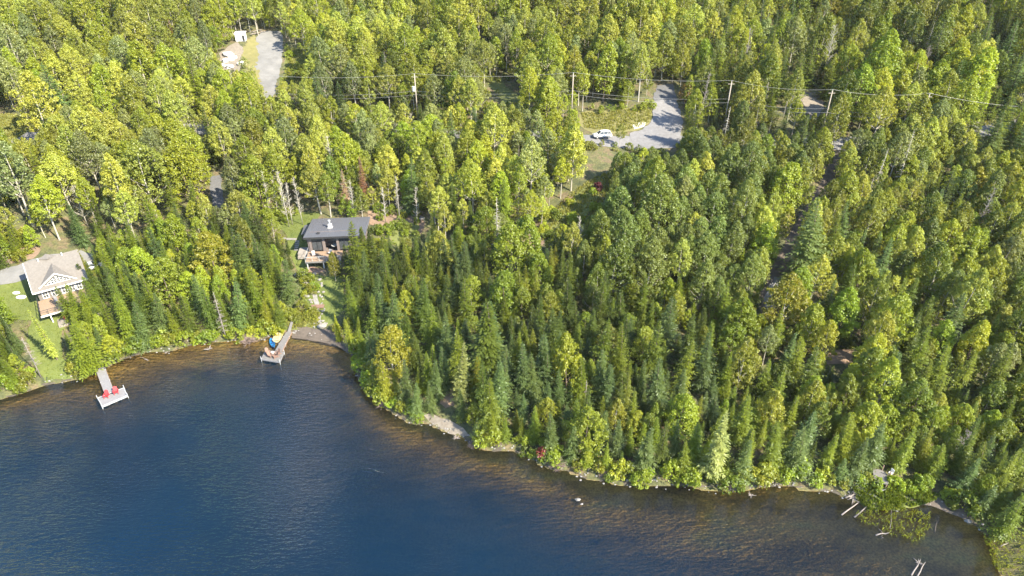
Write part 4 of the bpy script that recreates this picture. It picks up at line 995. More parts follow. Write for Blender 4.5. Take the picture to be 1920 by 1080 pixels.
for y in (-.42, .42): MB().box((0, y, .06), (2.6, .1, .16)).build('beam', M['deck_brown'], t)

# ------------------------------------------------------------------ docks
def dock(name, label, walk, plat, mat, trim, zd, nb_w, nb_p, ramp=None):
    A = [at_z(*p, zd) for p in walk]; B = [at_z(*p, zd) for p in plat]; c = (B[0]+B[2])/2
    root = empty(name, (c.x, c.y, 0)); tag(root, label, 'dock'); o = Vector((c.x, c.y, 0))
    A = [p-o for p in A]; B = [p-o for p in B]
    m = MB(); board_deck(m, A[0], A[1], A[2], A[3], nb_w, .07); w1 = m.build('walkway', mat, root)
    m = MB()
    for p, q in ((A[0], A[3]), (A[1], A[2])):
        d = (q-p); mid = (p+q)/2; m.box((mid.x, mid.y, zd-.2), (d.length, .1, .26), rz=math.atan2(d.y, d.x))
    m.build('stringers', M['deck_brown'], w1)
    m = MB(); board_deck(m, B[0], B[1], B[2], B[3], nb_p, .07); w2 = m.build('platform', mat, root)
    m = MB()
    for i in range(4):
        p, q = B[i], B[(i+1) % 4]; d = q-p; mid = (p+q)/2; cc = -mid.normalized()*.0; m.box((mid.x, mid.y, zd-.12), (d.length+.1, .10, .30), rz=math.atan2(d.y, d.x))
    m.build('edge_trim', trim, w2)
    m = MB()
    for f in (.2, .5, .8):
        p = B[0].lerp(B[1], f); q = B[3].lerp(B[2], f); mid = (p+q)/2; d = q-p; m.box((mid.x, mid.y, zd-.38), (d.length*.92, .7, .38), rz=math.atan2(d.y, d.x))
    m.build('floats', M['black'], root)
    for p in B:
        MB().tube([(p.x*1.02, p.y*1.02, -1.6), (p.x*1.02, p.y*1.02, zd+.55)], .06, 8).build('post', M['grey_steel'], root)
    for p in (A[0].lerp(A[3], .25), A[1].lerp(A[2], .25), A[0].lerp(A[3], .6), A[1].lerp(A[2], .6)):
        MB().tube([(p.x, p.y, -1.4), (p.x, p.y, zd+.1)], .05, 8).build('post', M['grey_steel'], root)
    if ramp:
        Rp = [at_z(*p, zp)-o for p, zp in ramp]; m = MB(); board_deck(m, *Rp, 14, .06); m.build('ramp', mat, root)
    return root
dock('dock', 'silver-grey dock with a T-shaped platform carrying two red chairs', [(176,684),(192.5,678.5),(215,737),(197.5,742)], [(183,746),(232,727),(238.5,741.5),(191.5,761.5)], M['deck_silver'], M['grey_steel'], .6, 46, 26)
dock('dock', 'grey dock with a boat and canoe moored on its left side', [(536.3,622.5),(546.8,621.8),(527,661),(514,659.5)], [(498.3,657),(532.3,660.5),(524.3,678.5),(490,673)], M['deck_grey'], M['deck_silver'], .55, 44, 22,
     ramp=[((545,603),1.5),((549.5,603.5),1.5),((544.5,622.5),.6),((538.5,622.5),.6)])
def adirondack(px, py, zd, rz, mat, label):
    p = at_z(px, py, zd); t = empty('adirondack_chair', p, rz); tag(t, label, 'chair')   # faces local -Y
    m = MB()
    for k in range(6): m.box((0, -.32+k*.115, .38-.025*k), (.56, .10, .03))
    m.build('seat', mat, t)
    m = MB()
    for k in range(5):
        x = (k-2)*.125; hh = .92-.06*abs(k-2)**1.3; m.box((x, .30+hh*.16, .28+hh*.48), (.115, .03, hh), rx=R(-20))
    m.build('backrest', mat, t)
    for s in (-1, 1):
        MB().box((s*.36, -.04, .58), (.15, .78, .035)).build('armrest', mat, t)
        MB().box((s*.31, -.34, .28), (.05, .12, .57)).build('leg', mat, t)
        MB().box((s*.29, .18, .22), (.05, .95, .12), rx=R(-17)).build('leg', mat, t)
    return t
adirondack(200.5, 744.5, .6, R(12), M['red_paint'], 'red garden chair on the left half of the left dock platform').scale = (1.02,)*3
adirondack(218.5, 737.5, .6, R(30), M['red_paint'], 'red garden chair at the end of the walkway on the left dock').scale = (1.02,)*3
adirondack(503, 663.5, .55, R(40), M['cedar_wood'], 'reddish wooden chair on the left side of the right dock platform')
adirondack(507.5, 669, .55, R(60), M['cedar_wood'], 'reddish wooden footrest chair nearest the water edge of the right dock')
adirondack(521, 665, .55, R(-35), M['cedar_wood'], 'reddish wooden chair on the right side of the right dock platform')
adirondack(517, 670.5, .55, R(-50), M['cedar_wood'], 'reddish wooden low chair at the lower right of the right dock platform')
t = empty('side_table', at_z(512, 664.5, .55)); tag(t, 'small round white table between the wooden dock chairs', 'table')
MB().tube([(0,0,.45),(0,0,.5)], .32, 16).build('tabletop', M['white_trim'], t)
for k in range(3):
    a = k*2.09; MB().tube([(.2*math.cos(a), .2*math.sin(a), 0), (.12*math.cos(a), .12*math.sin(a), .46)], .02, 6).build('leg', M['white_trim'], t)
def hull(L_, W_, Hh, sheer=.15, blunt=0, n=17, inner=True):
    rings = []; rin = []
    for i in range(n):
        t = i/(n-1)*2-1; wv_ = W_/2*(max(1-abs(t)**(2.2 if blunt == 0 else 4), 0)**.75) + .02
        if blunt and t > 0: wv_ = max(wv_, W_/2*.85)
        zt = Hh + sheer*t*t; x = t*L_/2
        rings.append([(x, -wv_, zt), (x, -wv_*.8, Hh*.25), (x, 0, 0.0 + .5*Hh*abs(t)**4), (x, wv_*.8, Hh*.25), (x, wv_, zt)])
        k = .86; rin.append([(x*.94, -wv_*k, zt), (x*.94, -wv_*k*.75, Hh*.4), (x*.94, 0, Hh*.25+.4*Hh*abs(t)**4), (x*.94, wv_*k*.75, Hh*.4), (x*.94, wv_*k, zt)])
    m = MB()
    def sheet(rg):
        vs = [q for r_ in rg for q in r_]; fs = [(i*5+k, i*5+k+1, (i+1)*5+k+1, (i+1)*5+k) for i in range(n-1) for k in range(4)]; m.add(vs, fs)
    sheet(rings); sheet(rin)
    rim = [r_[0] for r_ in rings]+[r_[4] for r_ in rings[::-1]]; ri = [r_[0] for r_ in rin]+[r_[4] for r_ in rin[::-1]]; q = len(rim)
    m.add(rim+ri, [(i, (i+1) % q, q+(i+1) % q, q+i) for i in range(q)])
    return m
def along(p1, p2, z=0):
    a, b = at_z(*p1, z), at_z(*p2, z); return (a+b)/2, math.atan2(b.y-a.y, b.x-a.x), (b-a).length
c_, a_, l_ = along((508.3, 637), (514, 653.5)); t = empty('canoe', c_+Vector((0,0,-.08)), a_); tag(t, 'bright blue canoe moored beside the right dock', 'canoe')
hull(l_, .85, .42).build('hull', M['blue_hull'], t, True)
for x in (-.9, 0, .85): MB().box((x, 0, .34), (.42, .72, .06)).build('seat', M['dark_blue'], t)
c_, a_, l_ = along((517, 645), (526.5, 623.5)); t = empty('pedal_boat', c_+Vector((0,0,-.08)), a_); tag(t, 'cream pedal boat moored against the right dock', 'boat')
hull(l_, 1.65, .5, .08, 1).build('hull', M['cream_hull'], t, True)
MB().box((0,0,.42), (l_*.55, 1.2, .12)).build('deck', M['cream_hull'], t, bevel=.04)
for s in (-1, 1):
    MB().box((.35, s*.33, .55), (.5, .45, .12)).build('seat', M['cream_dark'], t); MB().box((.62, s*.33, .75), (.1, .45, .42), ry=R(15)).build('backrest', M['cream_hull'], t)
MB().box((-.6, 0, .55), (.25, .5, .18)).build('pedals', M['cream_dark'], t); MB().box((1.15,0,.56), (.5, .9, .14)).build('engine_hatch', M['cream_dark'], t)
c_, a_, l_ = along((1650, 919), (1664, 908), 1.4); t = empty('canoe', ground_pt(1657, 916)+Vector((0,0,.05)), a_); tag(t, 'pale blue canoe drawn up below the plank platform at lower right', 'canoe')
hull(2.6, .8, .35).build('hull', M['grey_steel'], t, True); MB().box((0,0,.28), (.25, .55, .05)).build('seat', M['dark_blue'], t)
# plank platform at lower right
zc = ground_pt(1650, 905).z + 1.1; B = [at_z(*p, zc) for p in ((1635,878),(1654,881),(1668,893),(1665,908),(1640,903))]; c = sum(B, Vector())/5; c.z = 0
t = empty('plank_platform', c); tag(t, 'weathered grey plank platform among the trees at lower right', 'platform'); B = [p-c for p in B]
m = MB(); m.prism(B, (0, 0, -.14)); top = m.build('decking', M['deck_grey'], t)
m = MB(); board_deck(m, B[0]+Vector((0,0,.06)), B[2]+Vector((0,0,.06)), B[3]+Vector((0,0,.06)), B[4]+Vector((0,0,.06)), 12, .05); m.build('boards', M['deck_grey'], top)
for p in B: MB().box((p.x*.9, p.y*.9, zc-.95), (.14, .14, 1.6)).build('post', M['deck_brown'], t)
for p in (B[1], B[2]): MB().box((p.x*.95, p.y*.95, zc+.5), (.12, .12, 1.0)).build('rail_post', M['deck_brown'], t)
p = at_z(1669, 890, zc); t = empty('garden_chair', p, R(-60)); tag(t, 'white plastic chair at the right corner of the plank platform', 'chair')
MB().box((0,0,.42), (.5,.5,.05)).build('seat', M['white_trim'], t); MB().box((0,.24,.72), (.5,.05,.6)).build('backrest', M['white_trim'], t)
for s in (-1,1):
    for y in (-.2,.2): MB().box((s*.2, y, .2), (.05,.05,.4)).build('leg', M['white_trim'], t)

# ------------------------------------------------------------------ cars
def car(loc, rz, paint, label):
    t = empty('parked_car', loc, rz); tag(t, label, 'car')       # nose towards local +X
    prof = [(-2.2,.45,.62,.80),(-2.12,.38,.95,.86),(-1.6,.30,1.02,.90),(-.6,.30,.98,.91),(.6,.30,.96,.91),(1.0,.30,.95,.90),(1.9,.34,.80,.84),(2.2,.42,.60,.70)]
    rings = []
    for x, zb_, zt_, hw in prof: rings.append([(x,-hw,zb_),(x,-hw,(zb_+zt_)/2),(x,-hw*.94,zt_),(x,-hw*.5,zt_+.03),(x,hw*.5,zt_+.03),(x,hw*.94,zt_),(x,hw,(zb_+zt_)/2),(x,hw,zb_)])
    b = MB().loft(rings).build('body', paint, t, True)
    gp = [(-2.1,.98,.80),(-1.75,1.40,.68),(-1.2,1.54,.64),(0,1.56,.64),(.45,1.48,.66),(1.15,.98,.80)]
    MB().loft([[(x,-.83,.92),(x,-hw,z),(x,hw,z),(x,.83,.92)] for x, z, hw in gp]).build('glasshouse', M['glass'], t)
    MB().loft([[(x,-hw,z),(x,-hw*.6,z+.05),(x,hw*.6,z+.05),(x,hw,z)] + [(x,hw,z-.04),(x,-hw,z-.04)] for x, z, hw in ((-1.78,1.42,.66),(-1.2,1.57,.66),(-.3,1.60,.66),(.3,1.56,.66),(.5,1.49,.66))]).build('roof', paint, t)
    m = MB()
    for s in (-1, 1):
        for x0, z0, x1, z1 in ((1.12,.97,.48,1.47),(-.15,.95,-.15,1.54),(-1.05,.95,-1.15,1.52),(-2.0,1.0,-1.75,1.42)):
            m.tube([(x0, s*.82, z0), (x1, s*.665, z1)], .045, 6)
    m.build('pillars', paint, t)
    for x in (-1.35, 1.38):
        for s in (-1, 1):
            w_ = MB().tube([(x, s*.72, .34), (x, s*.93, .34)], .34, 16).build('wheel', M['tyre'], t); MB().tube([(x, s*.93, .34), (x, s*.945, .34)], .2, 10).build('rim', M['grey_steel'], w_)
    for s in (-1, 1):
        MB().box((2.12, s*.6, .68), (.16, .3, .14)).build('headlight', M['lamp_glass'], t); MB().box((-2.14, s*.66, .85), (.1, .2, .2)).build('tail_light', M['tail_red'], t); MB().box((.85, s*.97, 1.0), (.14, .2, .13)).build('mirror', paint, t)
    MB().box((2.18, 0, .5), (.08, 1.1, .16)).build('grille', M['black'], t)
    return t
cr = car(ground_pt(1129, 258)+Vector((0,0,.12)), R(180+7), M['car_white'], 'white hatchback parked on the road left of the gravel junction'); cr.scale = (1.08,)*3
cr = car(ground_pt(172, 506)+Vector((0,0,.15)), ang, M['car_silver'], 'silver car mostly hidden by spruces right of the beige cottage')

# ------------------------------------------------------------------ gravel pad: shed, tarps, rubble
g = ground_pt(453, 76); t = empty('shed', g, R(5)); tag(t, 'small white shed with a dark doorway beside the gravel pad at the top', 'shed')
MB().box((0, 0, 1.1), (3.0, 2.2, 2.2)).build('wall', M['tarp'], t); MB().prism([(-1.7,-1.3,2.2),(1.7,-1.3,2.2),(1.7,1.3,2.55),(-1.7,1.3,2.55)], (0,0,.1)).build('roof', M['tarp'], t)
MB().box((1.0,-1.1,.95), (.7,.06,1.7)).build('door', M['black'], t)
for k, (px, py, s) in enumerate([(428,96,1.5),(436,104,1.3),(424,108,1.2),(432,120,1.1),(452,113,1.0),(420,118,.8)]):
    g = ground_pt(px, py+8); o = MB().blob((0,0,0), (s, s*.8, s*.65), seed=60+k, sub=2, rough=.3).build('tarp_heap', M['tarp']); o.location = g+Vector((0,0,.4))
    tag(o, ('largest white tarp-covered heap', 'second white tarp-covered heap', 'white tarp heap on the far left', 'white tarp heap in front of the others', 'white tarp heap closest to the gravel', 'smallest white tarp heap')[k]+' left of the gravel pad', 'heap', 'white heaps left of the gravel pad')
def log(p, q, r_, label, zoff=.15, mat=None, branch=0, name='driftwood_log', cat='log', wz=None):
    A = ground_pt(*p); B_ = ground_pt(*q)
    for v in (A, B_): v.z = max(v.z, -.1)+zoff
    d = B_-A; m = MB(); rs = random.Random(int(p[0]+q[1]))
    pts = [Vector((0,0,0)), d*.33+Vector((rs.uniform(-.1,.1), rs.uniform(-.1,.1), .05)), d*.66+Vector((rs.uniform(-.1,.1), rs.uniform(-.1,.1), .03)), d]
    r_ *= .75; m.tube(pts, [r_, r_*.85, r_*.7, r_*.3], 8)
    for k in range(branch):
        f = rs.uniform(.0, .9); a = rs.uniform(0, 6.28); ln = rs.uniform(.5, 1.3)*(1.2-f); b0 = d*f; m.tube([b0, b0+Vector((math.cos(a), math.sin(a), .35))*ln*.5, b0+Vector((math.cos(a+.5), math.sin(a+.5), .6))*ln], [r_*.45, r_*.28, .02], 5)
    o = m.build(name, mat or M['dead_wood'], smooth=True); o.location = A; tag(o, label, cat); return o
for k, (p, q) in enumerate([((472,62),(492,56)),((476,66),(498,60)),((482,58),(500,63)),((470,68),(484,64))]):
    log(p, q, .22, ('upper', 'longest', 'crossing', 'shortest')[k]+' bleached log in the pile behind the gravel pad', .25+.1*k)
def stump(px, py, s, label, n=9, up=.35, mat=None, name='driftwood_stump', cat='stump', spread=1.0):
    s *= .82
    g = ground_pt(px, py); g.z = max(g.z, -.15); rs = random.Random(int(px*3+py)); m = MB()
    m.blob((0,0,.12*s), (.3*s,.3*s,.22*s), seed=int(px), sub=1)
    for k in range(n):
        a = k*6.283/n+rs.uniform(-.3,.3); ln = s*rs.uniform(.6, 1.25); e = up+rs.uniform(-.25,.4); d = Vector((math.cos(a)*spread, math.sin(a)*spread, e)); b_ = Vector((rs.uniform(-.2,.2), rs.uniform(-.2,.2), rs.uniform(-.15,.2)))
        m.tube([Vector((0,0,.12*s)), d*ln*.5+Vector((0,0,.1*s)), (d+b_)*ln], [.11*s, .07*s, .015*s], 6)
    o = m.build(name, mat or M['dead_wood'], smooth=True); o.location = g; tag(o, label, cat); return o
stump(1375,919,1.15,'bleached root stump in the shallows under the silvery pine')
stump(1407,930,.8,'small bleached root stump standing clear in the water right of the pine')
stump(1452,906,1.2,'tangled root stump on the shore between the pine and the platform', 12)
stump(1436,898,.9,'pale root tangle at the bank under the overhanging maple', 9)
stump(1598,934,1.3,'tangle of bleached branches at the corner of the reed bank', 14, .3)
stump(1722,1058,.9,'forked bleached stump in the water at the bottom right', 8, .5)
stump(1651,1008,.55,'gnarled root end of driftwood off the reeds', 7, .4)
stump(1700,1020,.3,'tiny reddish root poking from the water off the reeds', 5, .5)
stump(312,662,.6,'small bleached root at the waterline between the docks', 7)
stump(392,657,1.1,'grey root fan overhanging the water under a small spruce', 12, .5)
stump(857,822,.9,'dark-shadowed bleached root beside the sandy beach on the point', 9, .4)
stump(882,772,.8,'bleached upright snag root behind the sandy beach', 6, .9)
for k, (px, py, s, n_, lab) in enumerate([(467,640,2.2,70,'pinkish dry leafless bush leaning over the water left of the right dock'),(718,760,1.5,50,'pale dry bush at the tip of the wooded point'),(783,790,1.3,50,'pale dry bush just left of the sandy beach'),
        (1045,873,1.9,70,'large spiky pale dry bush hanging over the lower shore'),(930,832,1.2,40,'pale dry bush under the cedars right of the sandy beach'),(885,836,1.0,34,'small pale dry bush at the water right of the sandy beach'),(1132,888,1.3,44,'pinkish dry bush at the bank under the tall maple')]):
    g = ground_pt(px, py); g.z = max(g.z, 0); rs = random.Random(k); m = MB()
    for j in range(n_*3):
        a = rs.uniform(0, 6.283); e = rs.uniform(.05, 1.2); ln = s*rs.uniform(.5, 1.05); d = Vector((math.cos(a)*math.cos(e), math.sin(a)*math.cos(e), math.sin(e)*.8)); mid = d*ln*.55+Vector((rs.uniform(-.12,.12),)*3)
        m.tube([(0,0,.05), mid, d*ln], [.035, .028, .014], 3, False)
        for _ in range(2): m.tube([mid, mid+Vector((rs.uniform(-1,1), rs.uniform(-1,1), rs.uniform(-.2,.8))).normalized()*ln*.4], [.02, .01], 3, False)
    o = m.build('dry_bush', M['pink_twigs']); o.location = g; tag(o, lab, 'bush')
log((1577,967),(1612,941),.17,'long straight bleached log lying across the reeds edge, leftmost'); log((1601,971),(1628,948),.17,'second bleached log lying parallel at the reeds edge')
log((1641,1005),(1668,999),.15,'bent driftwood limb with roots off the reeds',.12,branch=3); log((1707,1082),(1724,1054),.15,'long bleached log reaching down from the forked stump',.12); log((1718,1084),(1734,1056),.13,'thinner bleached log beside the forked stump',.12)
log((1668,992),(1671,955),.09,'thin pale log standing in the reeds',.1); log((1752,1000),(1758,975),.05,'thin dark branch lying in the shallow channel',.05,M['bark_dark']); log((1873,1028),(1890,1020),.14,'short pale log in the reeds at the right edge',.3)
log((272,674),(279,678),.12,'short pale driftwood piece in the shallows between the docks',.1,branch=3); log((1583,936),(1604,928),.12,'pale branch on the bank left of the gravel path',.3,branch=4); log((1596,925),(1612,934),.1,'crossed pale branch on the bank left of the gravel path',.4,branch=4)
log((1120,885),(1122,872),.1,'thin white snag leaning from the bank by the tall maple',.5); log((790,392),(775,412),.15,'fallen pale trunk at the back of the dirt yard',.3,branch=5); log((770,398),(798,418),.14,'fallen grey trunk crossing the dirt yard pile',.3,branch=5); log((760,402),(786,400),.12,'fallen brown trunk at the top of the dirt yard',.3,M['bark_dark'],branch=4)
log((20,478),(42,452),.13,'fallen pale trunk on the bare ground above the cottage drive',.4,branch=4); log((5,470),(20,498),.12,'fallen pale trunk beside the cottage drive at the left edge',.4,branch=4)

# ------------------------------------------------------------------ dead and red trees
def dead_tree(px, py, h, label, mat, kind='dead', r_=1.2, lean=0, name='dead_tree', needles=None, r0=.12):
    g = ground_pt(px, py, h); rs = random.Random(int(px+py)); t = empty(name, g, rs.uniform(0, 6)); tag(t, label, 'dead tree'); t.rotation_euler = (0, lean, t.rotation_euler.z)
    MB().tube([(0,0,-.2),(0.05,0,h*.35),(-.05,.05,h*.7),(0,0,h)], [r0, r0*.8, r0*.5, .02], 7).build('trunk', mat, t, True)
    if needles is not None:
        A = conifer_arrays(int(px), h, r_, .15, .36, 4, .26); me = crown_mesh('crown', A); o = link(bpy.data.objects.new('crown', me), t); o.color = needles
    m = MB()
    for k in range(int(h*6)):
        z = h*rs.uniform(.2, .97); a = rs.uniform(0, 6.283); ln = r_*(1.15-z/h)*rs.uniform(.6, 1.1) if kind == 'dead' else r_*rs.uniform(.4, 1)*(1.2-z/h)+.3
        up = -.15 if kind == 'dead' else .9; d = Vector((math.cos(a), math.sin(a), up)); e = Vector((0,0,z))+d*ln
        m.tube([(0,0,z), e], [.035, .012], 4, False)
        for _ in range(3):
            f = rs.uniform(.3, .9); b_ = Vector((0,0,z))+d*ln*f; m.tube([b_, b_+Vector((rs.uniform(-1,1), rs.uniform(-1,1), rs.uniform(-.2,.5)))*.35*ln], [.02, .008], 3, False)
    m.build('branches', mat, t); return t
dead_tree(399, 546, 11, 'dead grey spruce skeleton among green spruces between the houses', M['dead_wood'], r_=1.5)
dead_tree(40, 632, 9, 'dead whitish spruce beside the cottage lawn at the far left', M['dead_wood'], r_=1.6)
dead_tree(673, 292, 12, 'rust-red dead spruce standing above the dark-roofed house', M['bark_dark'], r_=1.7, needles=(.22, .11, .06, 1))
dead_tree(315, 36, 9, 'small rust-red dead conifer in the aspens at the top left', M['bark_dark'], r_=1.1, needles=(.27, .10, .04, 1))
dead_tree(640, 318, 9, 'pinkish-grey half-dead spruce left of the rust-red one', M['dead_wood'], r_=2.0, needles=(.34, .24, .16, 1))
dead_tree(1568, 45, 15, 'bare whitish tree beside the silvery poplar at the top right', M['bark_pale'], 'bare', 2.6)
dead_tree(1745, 85, 11, 'bare grey-topped tree among maples at the top right', M['dead_wood'], 'bare', 2.0)
dead_tree(1850, 170, 8, 'bare twiggy tree beside the wires at the far right', M['dead_wood'], 'bare', 1.6)
dead_tree(1088, 405, 12, 'pale bare-branched aspen below the grassy clearing', M['bark_pale'], 'bare', 1.8)
dead_tree(770, 212, 8, 'bare pale snag below the left power pole', M['bark_pale'], 'bare', 1.2)
dead_tree(1100, 712, 6, 'bare grey snag tip above the lower shore trees', M['dead_wood'], 'dead', .9)
dead_tree(1822, 810, 7, 'bare twisted grey tree at the right above the reed bank', M['dead_wood'], 'bare', 1.8)
for px, py, h, lab in ((489,318,13,'first'),(508,336,10,'second'),(521,318,14,'third'),(533,342,10.5,'fourth'),(551,330,12,'fifth'),(655,335,10,'sixth'),(716,350,9,'seventh'),(741,330,11,'eighth'),(776,352,9,'ninth')):
    dead_tree(px, py, h, lean=((px*7) % 11-5)*.012, label=f"{lab} thin white bare trunk from the left behind the modern house", mat=M['bark_pale'], kind='bare', r_=.9, r0=.09, name='birch_snag')
_seen = set()
_wd = ['lone', 'thin', 'crooked', 'forked', 'slim', 'weathered']
for _k in range(34):
    _px, _py = rsF.uniform(20, 1900), rsF.uniform(10, 370); _h = rsF.uniform(9, 15); _g = ground_pt(_px, _py, _h)
    if float(shore_s(np.array([_g.x]), np.array([_g.y]))[0]) < 5 or in_clear(_g.x, _g.y) or blocks(_g.x, _g.y, _g.z, _h, 1): continue
    _a, _b = zone_words(_px, _py+30)
    if (_a, _b) in _seen: continue
    _seen.add((_a, _b))
    dead_tree(_px, _py, _h, f"{_wd[_k % 6]} bare {'grey' if (_k//6) % 2 else 'whitish'} snag {_a}, {_b}", M['dead_wood'] if (_k//6) % 2 else M['bark_pale'], 'bare' if _k % 3 else 'dead', rsF.uniform(1.0, 1.9), lean=rsF.gauss(0, .07))
for px, py, h, lab, col in ((1018,842,1.9,'small bright red leaved sapling on the lower shore',(.20,.045,.03,1)),(1122,343,2.0,'crimson-leaved shrub in the grassy clearing',(.10,.025,.03,1)),(1288,155,6,'maple with reddening leaves right of the road junction',(.20,.13,.03,1)),(1570,110,8,'orange-tinted maple by the side drive at upper right',(.22,.15,.03,1)),(432,188,3,'orange-brown bush among aspens left of the gravel pad',(.3,.15,.05,1))):
    g = ground_pt(px, py, h); t = empty('red_shrub' if h < 4 else 'maple_tree', g); tag(t, lab, 'shrub' if h < 4 else 'maple')
    A = broad_arrays(int(px), h, h*.36, .15, 30, 50, .15, .6, .6, 2.4); me = crown_mesh('crown', A); o = link(bpy.data.objects.new('crown', me), t); o.color = col
    tv, tf = trunk_arrays(int(px), h, .05+h*.01, A[3], .15); link(bpy.data.objects.new('trunk', mesh_np('trunk', tv, tf, M['bark_dark'], True)), t)

# ------------------------------------------------------------------ power line
PO = []
for k, (px, py, h, lean, lab) in enumerate([(777,140,12.5,.0,'wooden power pole carrying a grey transformer, leftmost of the line'),(1075,138,12.5,0,'tall bare wooden power pole left of the road junction'),(1372,153,12.5,0,'wooden power pole half hidden by trees right of the junction'),
        (1561,170,12,0,'wooden power pole beside the side drive'),(1743,177,12,0,'wooden power pole near the right edge of the line')]):
    g = ground_pt(px, py, h); t = empty('power_pole', g); tag(t, lab, 'power pole'); PO.append((g, h))
    MB().tube([(0,0,-.3),(0,0,h*.5),(0,0,h)], [.19, .16, .13], 10).build('shaft', M['pole_wood'], t, True)
    MB().box((0,0,h-.6), (1.6,.12,.12)).build('crossarm', M['pole_wood'], t); MB().tube([(0,0,h),(0,0,h+.3)], .07, 8).build('insulator', M['grey_steel'], t)
    if k == 0: MB().tube([(-.5,-.1,h-4.3),(-.5,-.1,h-3.1)], .42, 12).build('transformer', M['grey_steel'], t)
ends = [(ground_pt(250, 145, 12), 12)] + [(ground_pt(500, 143, 12), 12)] + PO + [(ground_pt(1990, 205, 12), 12)]
for nm_, dz, off in (('upper power wire, bright thin line along the whole pole line', .3, 0), ('lower cable of the pole line, thicker of the two', -4.4, .15), ('lowest thin cable hanging beneath the pole line', -5.3, -.15)):
    m = MB(); c0 = ends[1][0]
    for (p, hp), (q, hq) in zip(ends[1:-1], ends[2:]):
        A = Vector((p.x, p.y+off, p.z+hp+dz))-c0; B_ = Vector((q.x, q.y+off, q.z+hq+dz))-c0
        m.tube([A.lerp(B_, f/14)-Vector((0,0,.9*4*(f/14)*(1-f/14))) for f in range(15)], (.022 if dz > 0 else .02), 5, False)
    o = m.build('power_wire', M['wire']); o.location = c0; tag(o, nm_, 'wire')

# ------------------------------------------------------------------ reeds and grass
def blades(name, polys, n, hh, wd, lean, label, cat, col, zmin=None, seed=3):
    g = np.random.default_rng(seed); P_ = []
    for px_poly, wt in polys:
        W = np.array([[*at_z(a, b, 0)[:2]] for a, b in px_poly]) if zmin is None else np.array([[*ground_pt(a, b)[:2]] for a, b in px_poly])
        k = int(n*wt); lo, hi = W.min(0), W.max(0); pts = g.uniform(lo, hi, (k*4, 2)); pts = pts[inside(pts[:, 0], pts[:, 1], W)]
        cl = np.sin(pts[:, 0]*2.1+np.sin(pts[:, 1]*1.7)*1.5)*np.sin(pts[:, 1]*2.3+pts[:, 0]*.7); pts = pts[cl > g.uniform(-1.1, .5, len(pts))][:k]; P_.append(pts)
    P_ = np.vstack(P_); n = len(P_); z = hfun(P_[:, 0], P_[:, 1])
    hgt = hh*g.uniform(.6, 1.2, n); a = g.uniform(0, 6.283, n); dx = np.cos(a)*.25+lean[0]; dy = np.sin(a)*.25+lean[1]
    b = np.stack([P_[:, 0], P_[:, 1], z], -1); tip = b + np.stack([dx*hgt, dy*hgt, hgt], -1); mid = b + np.stack([dx*hgt*.3, dy*hgt*.3, hgt*.6], -1)
    a2 = g.uniform(0, 6.283, n); sd_ = np.stack([np.cos(a2), np.sin(a2), np.zeros(n)], -1)*wd/2
    V = np.stack([b-sd_, b+sd_, mid+sd_, mid-sd_, tip+sd_*.3, tip-sd_*.3], 1).reshape(-1, 3); i0 = np.arange(n)*6
    Q = np.concatenate([np.stack([i0, i0+1, i0+2, i0+3], -1), np.stack([i0+3, i0+2, i0+4, i0+5], -1)])
    me = mesh_np(name, V, Q, M['reed']); at = me.attributes.new('leaf_var', 'FLOAT', 'POINT'); at.data.foreach_set('value', np.repeat(g.uniform(0, 1, n), 6).astype(np.float32))
    o = link(bpy.data.objects.new(name, me)); o.color = (*col, 1); tag(o, label, cat, kind='stuff')
blades('reeds', [([(1604,958),(1640,950),(1700,950),(1745,960),(1742,990),(1728,1010),(1712,1015),(1668,1000),(1632,985),(1612,975)], .33), ([(1850,1000),(1880,975),(1990,930),(1990,1180),(1890,1110),(1862,1040)], .9), ([(1840,1000),(1866,1020),(1880,1080),(1862,1060)], .08)],
    1700, 1.15, .055, (-.6, -1.0), 'yellow-green reeds standing in the shallows at the lower right', 'reeds', (.20, .23, .03))
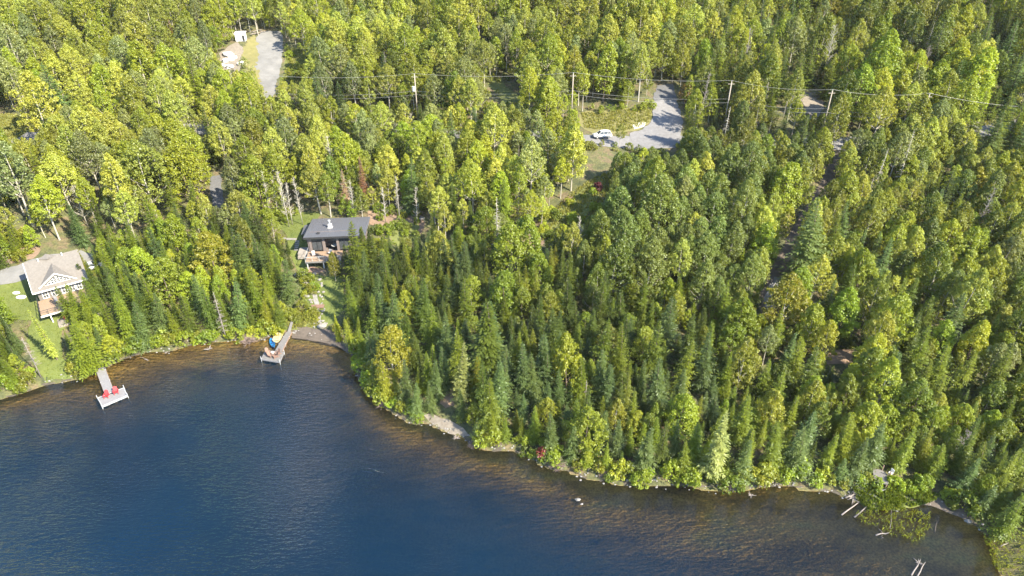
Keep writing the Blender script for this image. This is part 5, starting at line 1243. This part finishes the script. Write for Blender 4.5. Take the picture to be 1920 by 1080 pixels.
blades('bank_grass', [([(1598,915),(1640,903),(1720,908),(1765,933),(1740,945),(1680,957),(1632,958),(1606,940)], 1)], 3500, .7, .12, (-.2, -.2), 'dense bright grass on the reed bank around the platform', 'grass', (.12, .165, .03), 0)
blades('meadow_grass', [([(1090,212),(1222,206),(1222,228),(1200,240),(1150,248),(1095,240)], .18), ([(1015,455),(1035,395),(1080,355),(1130,325),(1165,325),(1118,400),(1050,458)], .2), ([(536,92),(572,94),(576,150),(558,163),(534,148)], .14),
    ([(0,215),(30,215),(60,240),(30,262),(0,270)], .1), ([(640,206),(1060,222),(1060,240),(640,222)], .18), ([(1560,206),(1900,226),(1900,238),(1560,220)], .12), ([(535,585),(600,580),(600,612),(540,618)], .08)],
    15000, .55, .16, (0, 0), 'tall yellow-green grass in the sunlit clearings', 'grass', (.21, .21, .045), 0, 5)
blades('lawn_grass', [([(505,418),(560,398),(598,402),(575,448),(560,512),(640,520),(648,565),(630,605),(600,600),(560,560)], .5), ([(0,545),(20,525),(62,560),(66,600),(112,612),(140,704),(85,716),(62,690),(50,640)], .5)],
    9000, .16, .12, (0, 0), 'short mown grass of the two waterside lawns', 'grass', (.11, .14, .022), 0, 6)
# loose shore stones
m = MB(); rs = random.Random(4)
for i in range(6, len(SH)-8):
    a, b = Vector(SH[i]), Vector(SH[i+1]); d = (b-a); nn = Vector((-d.y, d.x)).normalized()
    for k in range(int(d.length*2.6)):
        q = a + d*rs.random() + nn*rs.gauss(.15, .5); s = rs.uniform(.08, .26); m.blob((q.x, q.y, h1(q.x, q.y)+.03), (s, s*.8, s*.6), seed=k, sub=1)
o = m.build('shore_stones', M['rock']); tag(o, 'loose stones scattered along the waterline', 'stones', kind='stuff')

# ------------------------------------------------------------------ haze
if HAZE:
    m_, n_, b_ = newmat('haze'); n_.nodes.remove(b_); pv = N(n_, 'ShaderNodeVolumePrincipled'); pv.inputs['Color'].default_value = (.96, .95, .90, 1); pv.inputs['Density'].default_value = HAZE
    n_.links.new(pv.outputs[0], n_.nodes['Material Output'].inputs['Volume'])
    hz = MB().box((0, 550, 45), (3200, 2400, 104)).build('haze', m_); hz.location = (0, 0, 0); tag(hz, 'thin summer haze over the forest', 'haze', kind='stuff')
